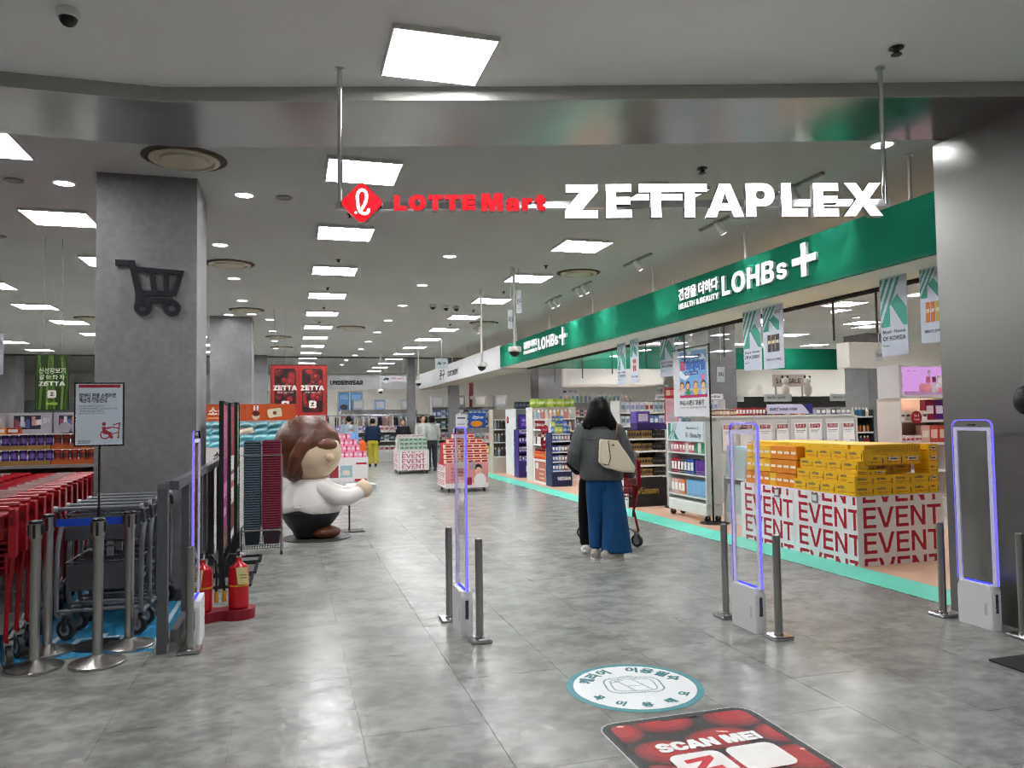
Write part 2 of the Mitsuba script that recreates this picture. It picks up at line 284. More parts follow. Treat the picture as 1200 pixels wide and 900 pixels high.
# air vents, detectors, cameras on the ceiling
VENT = MB().lathe([(.27, -.001), (.275, -.02), (.235, -.028), (.225, -.006), (.195, -.012), (.185, -.032), (.15, -.036), (.001, -.036)], 28, '#b9b09a'); VENT2 = MB().lathe([(.30, -.001), (.33, -.003), (.27, -.006)], 28, '#4e453c')
for x, y, lab in ((-.833, 6.66, 'large dusty round air vent over the cart column, cut by the lintel'), (-.80, 10.98, 'round air vent right of the cart column'), (-.813, 15.43, 'round air vent before the second column'), (4.15, 10.6, 'round air vent above the green fascia'),
                  (-3.9, 17.2, 'round air vent at the left, before the snack shelf lights'), (-3.3, 19.0, 'round air vent at the left, nearer the cart column'), (1.35, 17.9, 'round air vent between the aisle lights'), (4.2, 16.6, 'round air vent behind the dome camera poles'), (-.3, 20.2, 'round air vent past the second column'), (-.25, 23, 'round air vent before the third column')):
    t = thing('air_vent', lab, 'air vent', 'round ceiling air vents'); put('diffuser', VENT, 'satin', t, at(x, y, CEIL)); put('dark_ring', VENT2, 'matte', t, at(x, y, CEIL))
SP = MB().lathe([(.032, 0), (.034, -.006), (.015, -.01), (.012, -.03), (.024, -.032), (.024, -.036), (.001, -.036)], 12, '#2c2a28'); SPK = MB().lathe([(.075, 0), (.08, -.008), (.07, -.012), (.05, -.006), (.001, -.006)], 18, '#6f6a62')
for k, (x, y) in enumerate(((.60, 8.07), (.62, 10.39), (.58, 12.63), (.61, 14.82), (.61, 17.05), (3.5, 10.2), (3.5, 12.45), (3.5, 14.7), (3.5, 17.0))):
    put('sprinkler', SP, 'satin', None, at(x, y, CEIL), f'small black sprinkler head, {nth(k % 5)} in the ' + ('aisle row' if k < 5 else 'row left of the green fascia'), 'sprinkler', 'sprinkler heads between the ceiling lights')
put('sprinkler', SP, 'satin', None, at(3.476, 5.86, CEIL, 0, 1.4), 'black sprinkler head above the letter A of the big sign', 'sprinkler')
put('sprinkler', SP, 'satin', None, at(3.52, 3.67, 3.733, 0, 1.3), 'black sprinkler head in front of the lintel near the right sign rod', 'sprinkler')
for x, y, lab in ((-2.35, 7.6, 'flat round ceiling speaker at the upper left'), (-.058, 7.6, 'flat round ceiling speaker left of the red logo'), (-2.02, 9.6, 'flat round ceiling speaker left of the cart sign'), (-3.2, 9.9, 'flat round ceiling speaker at the left edge')):
    put('ceiling_speaker', SPK, 'satin', None, at(x, y, CEIL), lab, 'ceiling speaker', 'flat round ceiling speakers')
def dome(x, y, z, s, label, group=None, pole=None, dark='#1a1c20'):
    t = thing('dome_camera', label, 'security camera', group)
    put('housing', MB().lathe([(.001, 0), (.062, 0), (.07, -.012), (.07, -.052), (.052, -.058)], 22, '#d9d6d2'), 'satin', t, at(x, y, z, 0, s))
    put('lens_dome', MB().lathe([(.055, -.056), (.05, -.08), (.034, -.1), (.015, -.11), (.001, -.112)], 22, dark), 'gloss', t, at(x, y, z, 0, s))
    if pole: put('pole', MB().cyl((x, y, z), (x, y, pole), .017, n=10, c='#c9c8c4').cyl((x, y, pole - .012), (x, y, pole), .05, n=14, c='#c9c8c4'), 'satin', t)
dome(-1.134, 4.448, 3.733, .82, 'white dome camera on the lobby ceiling at the upper left')
for x, y, z, s, lab in ((3.09, 10.45, 2.56, 1.35, 'dome camera on the longest white ceiling pole, before the small green lettering'), (3.06, 12.3, 2.47, 1.25, 'dome camera on a white pole before the end of the white fascia'), (3.2, 19.7, 2.56, 1.3, 'dome camera on a white pole over the end of the aisle'), (2.68, 23.8, 2.50, 1.2, 'small dome camera on a pole before the white back fascia')):
    dome(x, y, z, s, lab, 'dome cameras hanging on poles', CEIL)
for x, y, lab in ((2.575, 14.1, 'left'), (2.848, 14.2, 'middle'), (3.06, 14.26, 'right')): dome(x, y, CEIL, .9, f'black ceiling camera, {lab} one of the three side by side over the aisle', 'three black ceiling cameras', None, '#121316')
dome(-3.35, 16.6, CEIL, 1.1, 'black ceiling camera beside the lights over the snack shelf')
# ================================================================== HANGING ENTRANCE SIGN
SA, SB = np.array([.29, 4.751]), np.array([3.613, 3.886]); sd = unit(np.append(SB - SA, 0)); SL = float(np.hypot(*(SB - SA)))
SF = Fr((SA[0], SA[1], 2.87), sd, (0, 0, 1))                    # x along the rail from the left rod, y up from the rail's height
def sx(x): return (x)
sign = thing('entrance_sign', 'hanging entrance sign with red and white glowing letters on a chrome rail', 'sign')
m = MB()
m.slab(SF, -.03, -.035, SL + .06, .045, .03, '#b9b9b9', -.05)
put('rail', m, 'chrome', sign)
for q in (SA, SB):
    a = np.array([q[0], q[1], 0]) - SF.n * .03
    put('rod', MB().cyl((a[0], a[1], 2.85), (a[0], a[1], 3.733), .014, n=12, c='#c4c4c4').cyl((a[0], a[1], 3.722), (a[0], a[1], 3.733), .03, n=14, c='#c4c4c4'), 'chrome', sign)
def glow(name, g, col, L, back=.045, front=.008, side='#7d7d7d', z0=0.0, parent=None):
    b = MB().poly(g, SF, side, z0 - back, back); k = put(name, b, 'steel', parent or sign)
    put('face', MB().poly(g, SF, col, z0 + .002, 0), 'lampm', k, emit=np.array(L) if np.ndim(L) else L, weight=.15)
    return k
RED = [.95 * EM, .004 * EM, .018 * EM]
dia = affinity.translate(affinity.rotate(rrect(-.098, -.098, .196, .196, .035), 45), .138, 0)
k = glow('logo_badge', dia, '#ff1030', RED)
t_ = np.linspace(0, 1, 60)
loop = [(-.032, -.068)] + [(-.012 + .0, -.062)]
sc = [(-.030, -.062), (.004, -.045), (.030, -.005), (.040, .040), (.030, .072), (.006, .080), (-.014, .062), (-.019, .020), (-.014, -.025), (.004, -.062), (.030, -.070), (.054, -.046)]
from scipy.interpolate import splprep, splev
tck, _ = splprep(np.array(sc[1:]).T, s=0); cv = np.array(splev(np.linspace(0, 1, 70), tck)).T
scr = affinity.translate(affinity.scale(LineString(cv).buffer(.0105, 6).union(Point(-.030, -.064).buffer(.009)), .95, .98, origin=(0, 0)), .13, 0)
put('script_letter', MB().poly(scr, SF, '#ffffff', .006, 0), 'lampm', k, emit=2.2 * EM, weight=.05)
def word(t, x, y0, h, w, wt, col, L, nm, bold=0, hs=None, gap=0.0):
    g0 = [glyphs(ch, wt, bold) for ch in t]; ws = [g.bounds[2] - g.bounds[0] for g in g0]; hsum = sum(ws) * h; sp = (w - hsum * (hs or 1)) / max(len(t) - 1, 1)
    if hs is None and abs(sp) > .2 * h: hs = (w - .08 * h * (len(t) - 1)) / hsum; sp = .08 * h
    for g, wd in zip(g0, ws):
        q = affinity.affine_transform(g, [h * (hs or 1), 0, 0, h, x - g.bounds[0] * h * (hs or 1), y0]); glow(nm, q, col, L); x += wd * h * (hs or 1) + sp
word('LOTTE', .335, -.047, .090, .505, 900, '#ff1030', RED, 'red_letter', bold=3, hs=1.12)
word('Mart', .875, -.055, .106, .40, 900, '#ff1030', RED, 'red_letter', bold=2, hs=1.04)
# the big white word: letters cut as polygons
def L_(pts): return Polygon(pts)
h_, s_, u_ = .212, .060, .052
bigs = {'Z': (.225, L_([(0, 0), (.222, 0), (.222, .05), (.115, .05), (.222, .167), (.222, .212), (.008, .212), (.008, .162), (.100, .162), (0, .044)])),
        'E': (.185, L_([(0, 0), (.172, 0), (.172, .05), (.068, .05), (.068, .083), (.165, .083), (.165, .131), (.068, .131), (.068, .162), (.172, .162), (.172, .212), (0, .212)])),
        'T': (.235, L_([(.082, 0), (.152, 0), (.152, .160), (.235, .160), (.235, .212), (0, .212), (0, .160), (.082, .160)])),
        'A': (.245, L_([(0, 0), (.070, 0), (.086, .042), (.170, .042), (.186, 0), (.258, 0), (.166, .212), (.092, .212)]).difference(L_([(.104, .088), (.152, .088), (.128, .150)]))),
        'P': (.190, rrect(.0, .066, .196, .146, .07).union(sbox(0, .066, .1, .212)).union(sbox(0, 0, .068, .212)).difference(rrect(.068, .112, .062, .054, .026))),
        'L': (.180, L_([(0, 0), (.178, 0), (.178, .052), (.068, .052), (.068, .212), (0, .212)])),
        'X': (.270, L_([(0, 0), (.082, 0), (.132, .066), (.182, 0), (.268, 0), (.176, .110), (.258, .212), (.178, .212), (.133, .152), (.088, .212), (.006, .212), (.090, .110)]))}
x = 1.395
wtot = 2.028; adv = [.258, .205, .212, .212, .252, .225, .203, .192, .27]; k_ = wtot / sum(adv)
for ch, a in zip('ZETTAPLEX', adv):
    glow('white_letter', affinity.translate(affinity.scale(bigs[ch][1], .93 * k_, 1.0, origin=(0, 0)), x, -.105), '#ffffff', LETTER_L); x += a * k_
# ================================================================== CONCRETE COLUMNS
def column(x0, x1, y0, y1, label, z=CEIL):
    t = thing('column', label, 'column'); m = MB().box(x0, x1, y0, y1, 0, z, '#888', 'zZ'); put('shaft', m, 'concrete', t)
    put('skirting', MB().box(x0 - .008, x1 + .008, y0 - .008, y1 + .008, 0, .1, '#4f4f50', 'z'), 'satin', t); return t
c1 = column(-1.60, -.795, 7.19, 7.99, 'grey concrete column with a black shopping cart pictogram')
m = MB(); fr = toCam(-1.60, 7.19, 0); st = lambda pts, w: LineString(pts).buffer(w, cap_style=2, join_style=2)
g = shapely.union_all([st([(.155, 2.915), (.285, 2.915), (.365, 2.55)], .026), st([(.275, 2.868), (.675, 2.845), (.625, 2.66), (.325, 2.66)], .022), st([(.44, 2.86), (.465, 2.66)], .022), st([(.56, 2.85), (.555, 2.66)], .022),
                       st([(.33, 2.598), (.61, 2.598)], .021), st([(.335, 2.66), (.335, 2.56)], .022), Point(.375, 2.535).buffer(.072, 8).difference(Point(.375, 2.535).buffer(.03, 8)), Point(.605, 2.535).buffer(.072, 8).difference(Point(.605, 2.535).buffer(.03, 8))])
put('cart_pictogram', MB().poly(g, fr, '#14161f', .012, .012), 'satin', c1, label='black shopping cart pictogram')
column(-1.57, -.76, 16.42, 17.22, 'second grey concrete column, behind the orange stall')
column(-1.57, -.73, 25.7, 26.5, 'third concrete column, mostly hidden behind the second')
column(3.95, 4.2, 26.6, 26.9, 'slim grey post under the ceiling far down the aisle', 3.86)
column(-9.1, -8.0, 26.25, 27.1, 'far grey column at the left edge, behind the snack shelf', 3.86)
column(7.25, 8.0, 22, 22.8, 'grey inner column behind the green bags'); column(5.5, 5.85, 26.9, 27.3, 'slim grey inner column left of the purple stand', 3.86)
column(14.95, 15.9, 17, 17.9, 'wide grey inner column left of the pink screen'); column(9.05, 9.75, 15.2, 15.9, 'grey inner column behind the tall promotion poster')
# ================================================================== FASCIAS
gf = thing('green_fascia', 'long green fascia over the beauty area with glowing white lettering', 'fascia')
GRN = '#156850'
m = MB().box(5.0, 5.03, 4.80, 18.2, 2.825, 3.315, GRN); put('board', m, 'dull', gf)
put('soffit', MB().box(5.03, 5.72, 4.80, 18.2, 2.80, 2.86, '#e6e2da').box(5.0, 5.03, 4.80, 18.2, 2.805, 2.825, '#17654f').box(5.70, 5.75, 4.80, 18.2, 2.76, 2.80, '#2e2d2c'), 'matte', gf)
FA = toAisle(4.998, 18.2, 0)                                  # x runs towards the camera
def fx(Y): return 18.2 - Y
def flet(t, Y0, Y1, z, h, nm='letter', cjk=False, wt=600, bold=0, parent=gf):
    x, w = fx(Y0), Y0 - Y1; g = glyphs(t, wt, bold, cjk); b = g.bounds
    q = affinity.affine_transform(g, [w / (b[2] - b[0]), 0, 0, h / b[3], x - b[0] * w / (b[2] - b[0]), z]); k = put(nm, MB().poly(q, FA, '#e9efe9', .0, .03), 'satin', parent)
    put('face', MB().poly(q, FA, '#ffffff', .032, 0), 'lampm', k, emit=1.5 * EM, weight=.05)
def sign_on_fascia(Y0, s):
    flet('건강을 더하다', Y0, Y0 - .98 * s, 3.075, .14, 'korean_lettering', True, bold=4); flet('HEALTH & BEAUTY', Y0, Y0 - .98 * s, 2.945, .072, 'small_lettering', wt=800)
    w = 1.02 * s; y = Y0 - 1.06 * s
    for ch, a, hh in zip('LOHBs', (.15, .235, .21, .195, .15), (.236, .236, .236, .236, .17)): flet(ch, y, y - a * s * 1.15, 2.955, hh, 'large_letter', wt=800); y -= (a + .035) * 1.15 * s
    y -= .05 * s
    g = st([(fx(y), 3.085), (fx(y - .37 * s), 3.085)], .037).union(st([(fx(y - .185 * s), 2.915), (fx(y - .185 * s), 3.255)], .042)); k = put('plus_symbol', MB().poly(g, FA, '#e9efe9', 0, .03), 'satin', gf); put('face', MB().poly(g, FA, '#ffffff', .032, 0), 'lampm', k, emit=1.5 * EM, weight=.05)
sign_on_fascia(9.06, 1.0); sign_on_fascia(16.1, .98)
wf = thing('white_fascia', 'white fascia running from the green fascia to the back of the store', 'fascia')
put('board', MB().box(5.0, 5.04, 18.2, 30.8, 2.78, 3.36, '#d5d6d8'), 'satin', wf); put('soffit', MB().box(5.04, 5.72, 18.2, 30.8, 2.76, 2.84, '#b5afa6'), 'matte', wf)
put('korean_lettering', MB().text(FA, fx(26.2), 2.95, .26, '문구', '#23262b', w=.9, bold=2, cjk=True), 'matte', wf); put('lettering', MB().text(FA, fx(24.8), 2.95, .17, 'STATIONERY', '#2a2d33', w=1.65, wt=800), 'matte', wf)
uf = thing('white_fascia', 'white fascia with dark lettering across the back of the aisle', 'fascia'); put('board', MB().box(-.1, 5.0, 30.8, 30.85, 2.79, 3.34, '#d5d6d8'), 'satin', uf); put('board', MB().box(-4.5, -.1, 30.8, 30.85, 2.79, 3.34, '#d5d6d8'), 'satin', uf)
put('lettering', MB().text(toCam(1.5, 30.8, 0), 0, 2.97, .17, 'UNDERWEAR', '#14171f', w=1.26, wt=800, z=.02), 'matte', uf)
gi = thing('green_fascia', 'inner green fascia at the far side of the beauty area, seen below the ceiling', 'fascia')
put('board', MB().box(5.72, 15.0, 18.24, 18.28, 2.79, 3.38, GRN).box(15.92, 19.9, 17.0, 17.04, 2.5, 3.05, GRN), 'dull', gi)
wb = thing('white_bulkhead', 'white angled bulkhead under the ceiling right of the hanging banners', 'bulkhead'); put('body', MB().box(11.75, 20, 13.9, 14.3, 2.55, 3.10, '#e6e3dd'), 'matte', wb)
wb2 = thing('white_bulkhead', 'white curved bulkhead near the back wall, over the woman with the cream bag', 'bulkhead'); put('body', MB().box(9.0, 12.5, 24, 26, 2.65, 3.69, '#e2dfd9'), 'matte', wb2)
# smoke glass below the soffit
sg = thing('smoke_curtain', 'clear glass smoke barrier with thin dark seams below the green fascia', 'glass panel')
for k, (a, b) in enumerate(((4.85, 6.36), (6.36, 7.0), (7.0, 8.1), (8.1, 9.2), (9.2, 10.3), (10.3, 11.6), (11.6, 13), (13, 14.5), (14.5, 16.2), (16.2, 18))):
    put('pane', MB().rect(toAisle(5.725, b - .006, 2.33), 0, 0, b - a - .012, .45, '#ffffff', 0), 'pane', sg)
    put('seam', MB().box(5.715, 5.735, a - .006, a + .006, 2.33, 2.755, '#4a4a48'), 'satin', sg)
# rods that carry the fascia, track spots that light it
for k, y in enumerate((5.14, 7.56, 9.88, 12.16, 14.47, 16.8)):
    put('hanger_rod', MB().cyl((5.015, y, 3.31), (5.015, y, CEIL), .016, n=8, c='#cfcdc8').cyl((5.015, y, CEIL - .01), (5.015, y, CEIL), .04, n=12, c='#cfcdc8'), 'satin', gf)
for k, y in enumerate((19.5, 21.8, 24.1, 26.0)): put('hanger_rod', MB().cyl((5.02, y, 3.36), (5.02, y, CEIL), .016, n=8, c='#cfcdc8'), 'satin', wf)
def track(y, label, x=4.59, y2=None, two=False):
    t = thing('track_light', label, 'spotlight', 'track lights along the green fascia')
    put('track', MB().box(x - .018, x + .018, y - .42, y + .42, CEIL - .028, CEIL, '#8b8984'), 'satin', t)
    for o in ((-.14, .14) if two else (0,)):
        d = unit((.40, 0, -.62)); a = np.array([x, y + o, CEIL - .075])
        h = put('lamp_head', MB().cyl((x, y + o, CEIL - .03), a, .008, n=8, c='#c9c7c3').cyl(a - d * .06, a + d * .09, .038, .04, n=16, c='#dcdad6', caps=True), 'satin', t)
        e = a + d * .0915; put('lens', MB().cyl(e - d * .0005, e, .033, .033, n=16, c='#ffffff'), 'lampm', h, emit=30.0, weight=.05)
        s = a + d * .10; tg = s + unit((.40, 0, -.30)); k = uniq(t + '_beam'); scene[k] = {'type': 'spot', 'to_world': T().look_at(origin=[float(q) for q in s], target=[float(q) for q in tg], up=[0, 1, 0]), 'intensity': {'type': 'rgb', 'value': [2.2, 2.2, 2.1]}, 'cutoff_angle': 38.0, 'beam_width': 12.0}
track(6.1, 'ceiling track spotlight behind the last letters of the big white sign'); track(7.40, 'ceiling track spotlight behind the letter A of the big white sign'); track(9.5, 'ceiling track with a white spotlight above the Korean lettering'); track(11.6, 'ceiling track with two bright spots left of the Korean lettering', two=True); track(13.0, 'ceiling track with spots above the small green lettering', two=True); track(17.2, 'farthest ceiling track with small spots, behind the camera pole', x=4.2, two=True)
# ================================================================== SOFT BODIES
def man(tm): return m3.Manifold(m3.Mesh(np.asarray(tm.vertices, np.float32), np.asarray(tm.faces, np.uint32)))
def tri_of(mf, edge=None, it=0):
    if edge: mf = mf.refine_to_length(edge)
    q = mf.to_mesh(); t = trimesh.Trimesh(np.array(q.vert_properties[:, :3], float), np.array(q.tri_verts), process=True)
    if it: trimesh.smoothing.filter_taubin(t, lamb=.5, nu=.52, iterations=it)
    return t
def sph(p, r, n=20): return m3.Manifold.sphere(float(r), n).translate([float(x) for x in p])
def ell(p, r, rot=(0, 0, 0), n=36): return m3.Manifold.sphere(1.0, n).scale([float(x) for x in r]).rotate([float(x) for x in rot]).translate([float(x) for x in p])
def chain(pts):
    """[(point, radius), ...] -> hulls of neighbouring spheres, united"""
    return m3.Manifold.batch_boolean([m3.Manifold.batch_hull([sph(*a), sph(*b)]) for a, b in zip(pts, pts[1:])], m3.OpType.Add)
def loft(secs, n=28):
    """[(x, y, z, rx, ry)] -> closed skin over ellipses lying flat"""
    th = np.arange(n) * 2 * np.pi / n; v = np.vstack([np.stack([s[0] + s[3] * np.cos(th), s[1] + s[4] * np.sin(th), th * 0 + s[2]], 1) for s in secs]); q = np.arange(n); f = []
    up = secs[-1][2] > secs[0][2]
    for k in range(len(secs) - 1): f += [np.stack([k * n + q, k * n + (q + 1) % n, k * n + n + (q + 1) % n], 1), np.stack([k * n + q, k * n + n + (q + 1) % n, k * n + n + q], 1)]
    a, b = len(v), len(v) + 1; v = np.vstack([v, [secs[0][:3], secs[-1][:3]]]); e = (len(secs) - 1) * n
    f += [np.stack([(q + 1) % n, q, q * 0 + a], 1), np.stack([e + q, e + (q + 1) % n, q * 0 + b], 1)]; f = np.vstack(f)
    return man(trimesh.Trimesh(v, f if up else f[:, ::-1], process=False))
def U(*a): return m3.Manifold.batch_boolean(list(a), m3.OpType.Add)
def soft(mf, edge, it, col): 
    t = tri_of(mf, edge, it); return MB().tri(t, col)
def shade(mb, fn):
    mb.K = [fn(v, k) for v, k in zip(mb.V, mb.K)]; return mb
# ================================================================== FLOOR PRINTS
dk = thing('floor_sticker', 'round white floor sticker with a teal rim and Korean lettering', 'floor sticker')
DF_ = onFloor(1.865, 4.02, .0, -.19)
put('disc', MB().poly(Point(0, 0).buffer(.385, 24), DF_, '#3f8790', .0012, .0006).poly(Point(0, 0).buffer(.345, 24), DF_, '#dfe4e6', .0024), 'satin', dk)
m = MB()
def arc_text(t, r, a0, a1, h, flip=False):
    for k, ch in enumerate(t):
        if ch == ' ': continue
        a = math.radians(a0 + (a1 - a0) * k / (len(t) - 1)); g = glyphs(ch, 700, 5, True); b = g.bounds; g = affinity.scale(affinity.translate(g, -(b[0] + b[2]) / 2, -(b[1] + b[3]) / 2), h, h, origin=(0, 0))
        g = affinity.rotate(g, math.degrees(a) + (90 if flip else -90), origin=(0, 0)); m.poly(affinity.translate(g, r * math.cos(a), r * math.sin(a)), DF_, '#2f7077', .0032)
arc_text('캐리어 이용필수', .278, 156, 22, .066); arc_text('꼭이용해요', .28, 212, 328, .05, True)
ol = rrect(-.16, -.10, .32, .24, .07); m.poly(ol.buffer(.006).difference(ol.buffer(-.004)), DF_, '#7d9aa0', .0032); il = rrect(-.125, -.075, .25, .19, .05); m.poly(il.buffer(.003).difference(il.buffer(-.004)), DF_, '#7d9aa0', .0034)
for q in ([(-.09, .11), (-.01, -.07)], [(.01, .11), (.09, -.07)], [(-.12, .06), (-.05, .1)], [(-.05, .155), (-.02, .17), (.03, .165)], [(-.03, .01), (.03, .0)]): m.poly(LineString(q).buffer(.004), DF_, '#7d9aa0', .0033)
put('print', m, 'satin', dk)
ph = thing('floor_sticker', 'large black and red floor sticker shaped like a phone', 'floor sticker'); P0 = onFloor(1.44, 1.75, 0)
body = rrect(0, 0, .85, 1.83, .10); put('bezel', MB().poly(body, P0, '#b9b9bb', .0012, .0004).poly(body.buffer(-.008), P0, '#121214', .0022).poly(body.buffer(-.02), P0, '#3a3a3d', .0026).poly(body.buffer(-.024), P0, '#111113', .003), 'satin', ph)
scr_ = body.buffer(-.05); m = MB().poly(scr_, P0, '#120506', .0036)
for i, (x, y, rx, ry, a) in enumerate(((.08, 1.70, .12, .13, 10), (.33, 1.74, .17, .12, 0), (.52, 1.84, .12, .07, -10), (.72, 1.72, .19, .15, 12), (.20, 1.44, .17, .13, -15), (.50, 1.50, .2, .12, 5), (.80, 1.47, .12, .12, 0), (.06, 1.2, .16, .15, 20), (.42, 1.2, .2, .14, 0), (.76, 1.2, .18, .15, -12), (.25, .9, .2, .15, 8), (.66, .88, .2, .15, -8), (.2, .5, .2, .16, 0), (.6, .5, .2, .17, 9), (.4, .2, .2, .15, 0))):
    e = affinity.rotate(affinity.scale(Point(0, 0).buffer(1, 16), rx, ry), a)
    for k, (sc_, c) in enumerate(((.95, '#3f070b'), (.90, '#6d0c12'), (.78, '#8e1219'), (.58, '#a51c21'))): m.poly(affinity.translate(affinity.scale(e, sc_, sc_, origin=(0, 0)), x + .02 * k * rx, y + .05 * k * ry).intersection(scr_), P0, c, .0042 + .0004 * k + .00003 * i)
    m.poly(affinity.translate(affinity.rotate(affinity.scale(Point(0, 0).buffer(1, 6), rx * .16, ry * .07), -20), x + rx * .25, y + ry * .5).intersection(scr_), P0, '#f0b9b9', .0064)
m.poly(rrect(.33, 1.765, .21, .035, .017), P0, '#0c0c0d', .007)
put('picture', m, 'satin', ph)
m = MB().text(P0, .165, 1.435, .085, 'SCAN ME!', '#ecebe9', w=.53, wt=900, bold=2, z=.0074); m.poly(rrect(.165, 1.16, .255, .235, .05), P0, '#e6e4e2', .0074).poly(rrect(.445, 1.16, .255, .235, .05), P0, '#e6e4e2', .0074)
m.poly(Polygon([(.22, 1.335), (.36, 1.35), (.36, 1.315), (.275, 1.24), (.36, 1.25), (.36, 1.21), (.215, 1.195), (.215, 1.23), (.30, 1.31), (.22, 1.30)]), P0, '#c21f26', .0082)
put('print', m, 'satin', ph)
bf = thing('floor_sticker', 'blue floor marking with white lines under the shopping carts', 'floor marking')
m = MB().box(-4.2, -.86, 5.67, 8.4, 0, .0015, '#2c7fa8', 'z'); F0 = onFloor(0, 0, 0)
for x in (-.93, -1.62, -2.30): m.rect(F0, x, 5.72, .035, 2.6, '#b9cdd6', .0025)
g = shapely.union_all([st([(-1.45, 6.02), (-1.15, 6.02)], .02), st([(-1.45, 6.14), (-1.15, 6.14)], .02), st([(-1.45, 6.0), (-1.45, 6.16)], .02), st([(-1.3, 6.0), (-1.3, 6.25)], .02), st([(-1.15, 6.0), (-1.15, 6.16)], .02)]); m.poly(g, F0, '#b9cdd6', .0025)
put('marking', m, 'satin', bf)
put('floor_mat', MB().bev(4.10, 4.85, 2.2, 3.74, 0, .012, '#2b2b2d', .004), 'matte', None, None, 'dark grey mat on the floor at the right edge', 'mat')
# ================================================================== ANTI-THEFT GATES AND BOLLARDS
def gate(x, y, label, L=.36, s=1, k=1.0):
    t = thing('security_gate', label, 'security gate', 'anti-theft gates across the entrance'); M = at(x, y)
    b = MB(); pr = [(-L * .42, .0), (L * .42, 0), (L * .43, .05), (L * .43, .27), (L * .37, .31), (-L * .37, .31), (-L * .43, .27), (-L * .43, .05)]
    t1 = trimesh.creation.extrude_polygon(Polygon(pr), .084, engine='earcut'); t1 = trimesh.convex.convex_hull(np.vstack([t1.vertices * [1, 1, .75] + [0, 0, .0105], np.column_stack([np.array(pr) * [.96, .985] + [0, .002], np.zeros(8)]), np.column_stack([np.array(pr) * [.96, .985] + [0, .002], np.full(8, .084)])]))
    v = t1.vertices[:, [2, 0, 1]] - [.042, 0, 0]; f = t1.faces; b.add(v[f].reshape(-1, 3), np.arange(len(f) * 3).reshape(-1, 3), '#d2d2d4'); b.box(-.0435, -.03, -L * .30, -L * .24, .10, .18, '#b5b5b8'); put('base', b, 'satin', t, M)
    put('side_slot', MB().box(-.012, .012, -L * .435 , -L * .425, .12, .25, '#3c3c55'), 'satin', t, M)
    o = rrect(-L / 2, .26, L, 1.21, .05); h_ = L / 2
    put('clear_panel', MB().poly(o, Fr((-.0, 0, 0), (0, -1, 0), (0, 0, 1)), '#ffffff', 0), 'pane', t, M)
    ring = o.buffer(-.012).difference(o.buffer(-.044)); ring = ring.intersection(sbox(-1, .3, 1, 1.415)).union(sbox(-h_ + .03, 1.39, h_ - .03, 1.414))
    put('light_frame', MB().poly(ring, Fr((0, 0, 0), (0, -1, 0), (0, 0, 1)), '#d6d2f4', -.006, .012), 'satin', t, M)
    edge = np.array(o.exterior.coords)[:-1]; q = [(0.0, p[0], p[1]) for p in edge if p[1] > .30]; i0 = int(np.argmin([p[2] - (10 if p[1] < 0 else 0) for p in q])); q = q[i0:] + q[:i0]
    if abs(q[0][1] - q[-1][1]) < .05: q = q[1:] + q[:1]
    mm = MB()
    P = np.array(q); srt = np.argsort(-np.arctan2(P[:, 2] - .3, P[:, 1])); P = P[srt]
    for a, c in zip(P, P[1:]):
        d = unit(c - a); nn = unit(np.cross(d, (1, 0, 0))); mm.add([a + [-.007, 0, 0], a + [.007, 0, 0], c + [.007, 0, 0], c + [-.007, 0, 0]], [[0, 1, 2], [0, 2, 3]], '#8080ff')
        for sx_ in (-.007, .007): mm.add([a + [sx_, 0, 0], c + [sx_, 0, 0], c + [sx_, 0, 0] + nn * .009, a + [sx_, 0, 0] + nn * .009] , [[0, 1, 2], [0, 2, 3]], '#8080ff')
    put('light_edge', mm, 'lampm', t, M, emit=np.array([.22, .18, 1.15]) * EM * k, weight=.05)
    put('status_light', MB().box(-.009, .009, -h_ * .6, h_ * .6, .312, .318, '#2020ff'), 'lampm', t, M, emit=np.array([.06, .07, 2.0]) * EM * k, weight=.02)
    put('panel_label', MB().box(-.010, .010, -.02, .03, 1.425, 1.437, '#33333a'), 'satin', t, M)
gate(-.64, 5.80, 'anti-theft gate by the fire extinguishers, leftmost of the four', .38); gate(1.19, 5.46, 'anti-theft gate standing alone in the middle of the aisle'); gate(3.15, 4.84, 'anti-theft gate in front of the yellow boxes'); gate(4.72, 4.36, 'anti-theft gate against the steel jamb, rightmost of the four', .34)
BO = MB().lathe([(.026, .02), (.026, .692), (.022, .70), (.001, .70)], 18, '#a7a5a1'); BB = MB().bev(-.075, .075, -.075, .075, 0, .024, '#c3c4c6', .008).lathe([(.034, .024), (.032, .034), (.026, .036)], 18, '#c3c4c6')
for x, y, lab in ((-.65, 5.56, 'steel bollard in front of the leftmost anti-theft gate'), (1.245, 5.16, 'steel bollard in front of the middle anti-theft gate'), (1.16, 5.78, 'steel bollard behind the middle anti-theft gate'), (3.166, 5.165, 'steel bollard left of the gate before the yellow boxes'), (3.20, 4.56, 'steel bollard right of the gate before the yellow boxes'),
                  (4.70, 4.66, 'steel bollard left of the gate at the jamb'), (4.74, 4.04, 'steel bollard right of the gate at the jamb')):
    t = thing('bollard', lab, 'bollard', 'steel bollards guarding the gates'); put('post', BO, 'steel', t, at(x, y)); put('base_plate', BB, 'chrome', t, at(x, y))
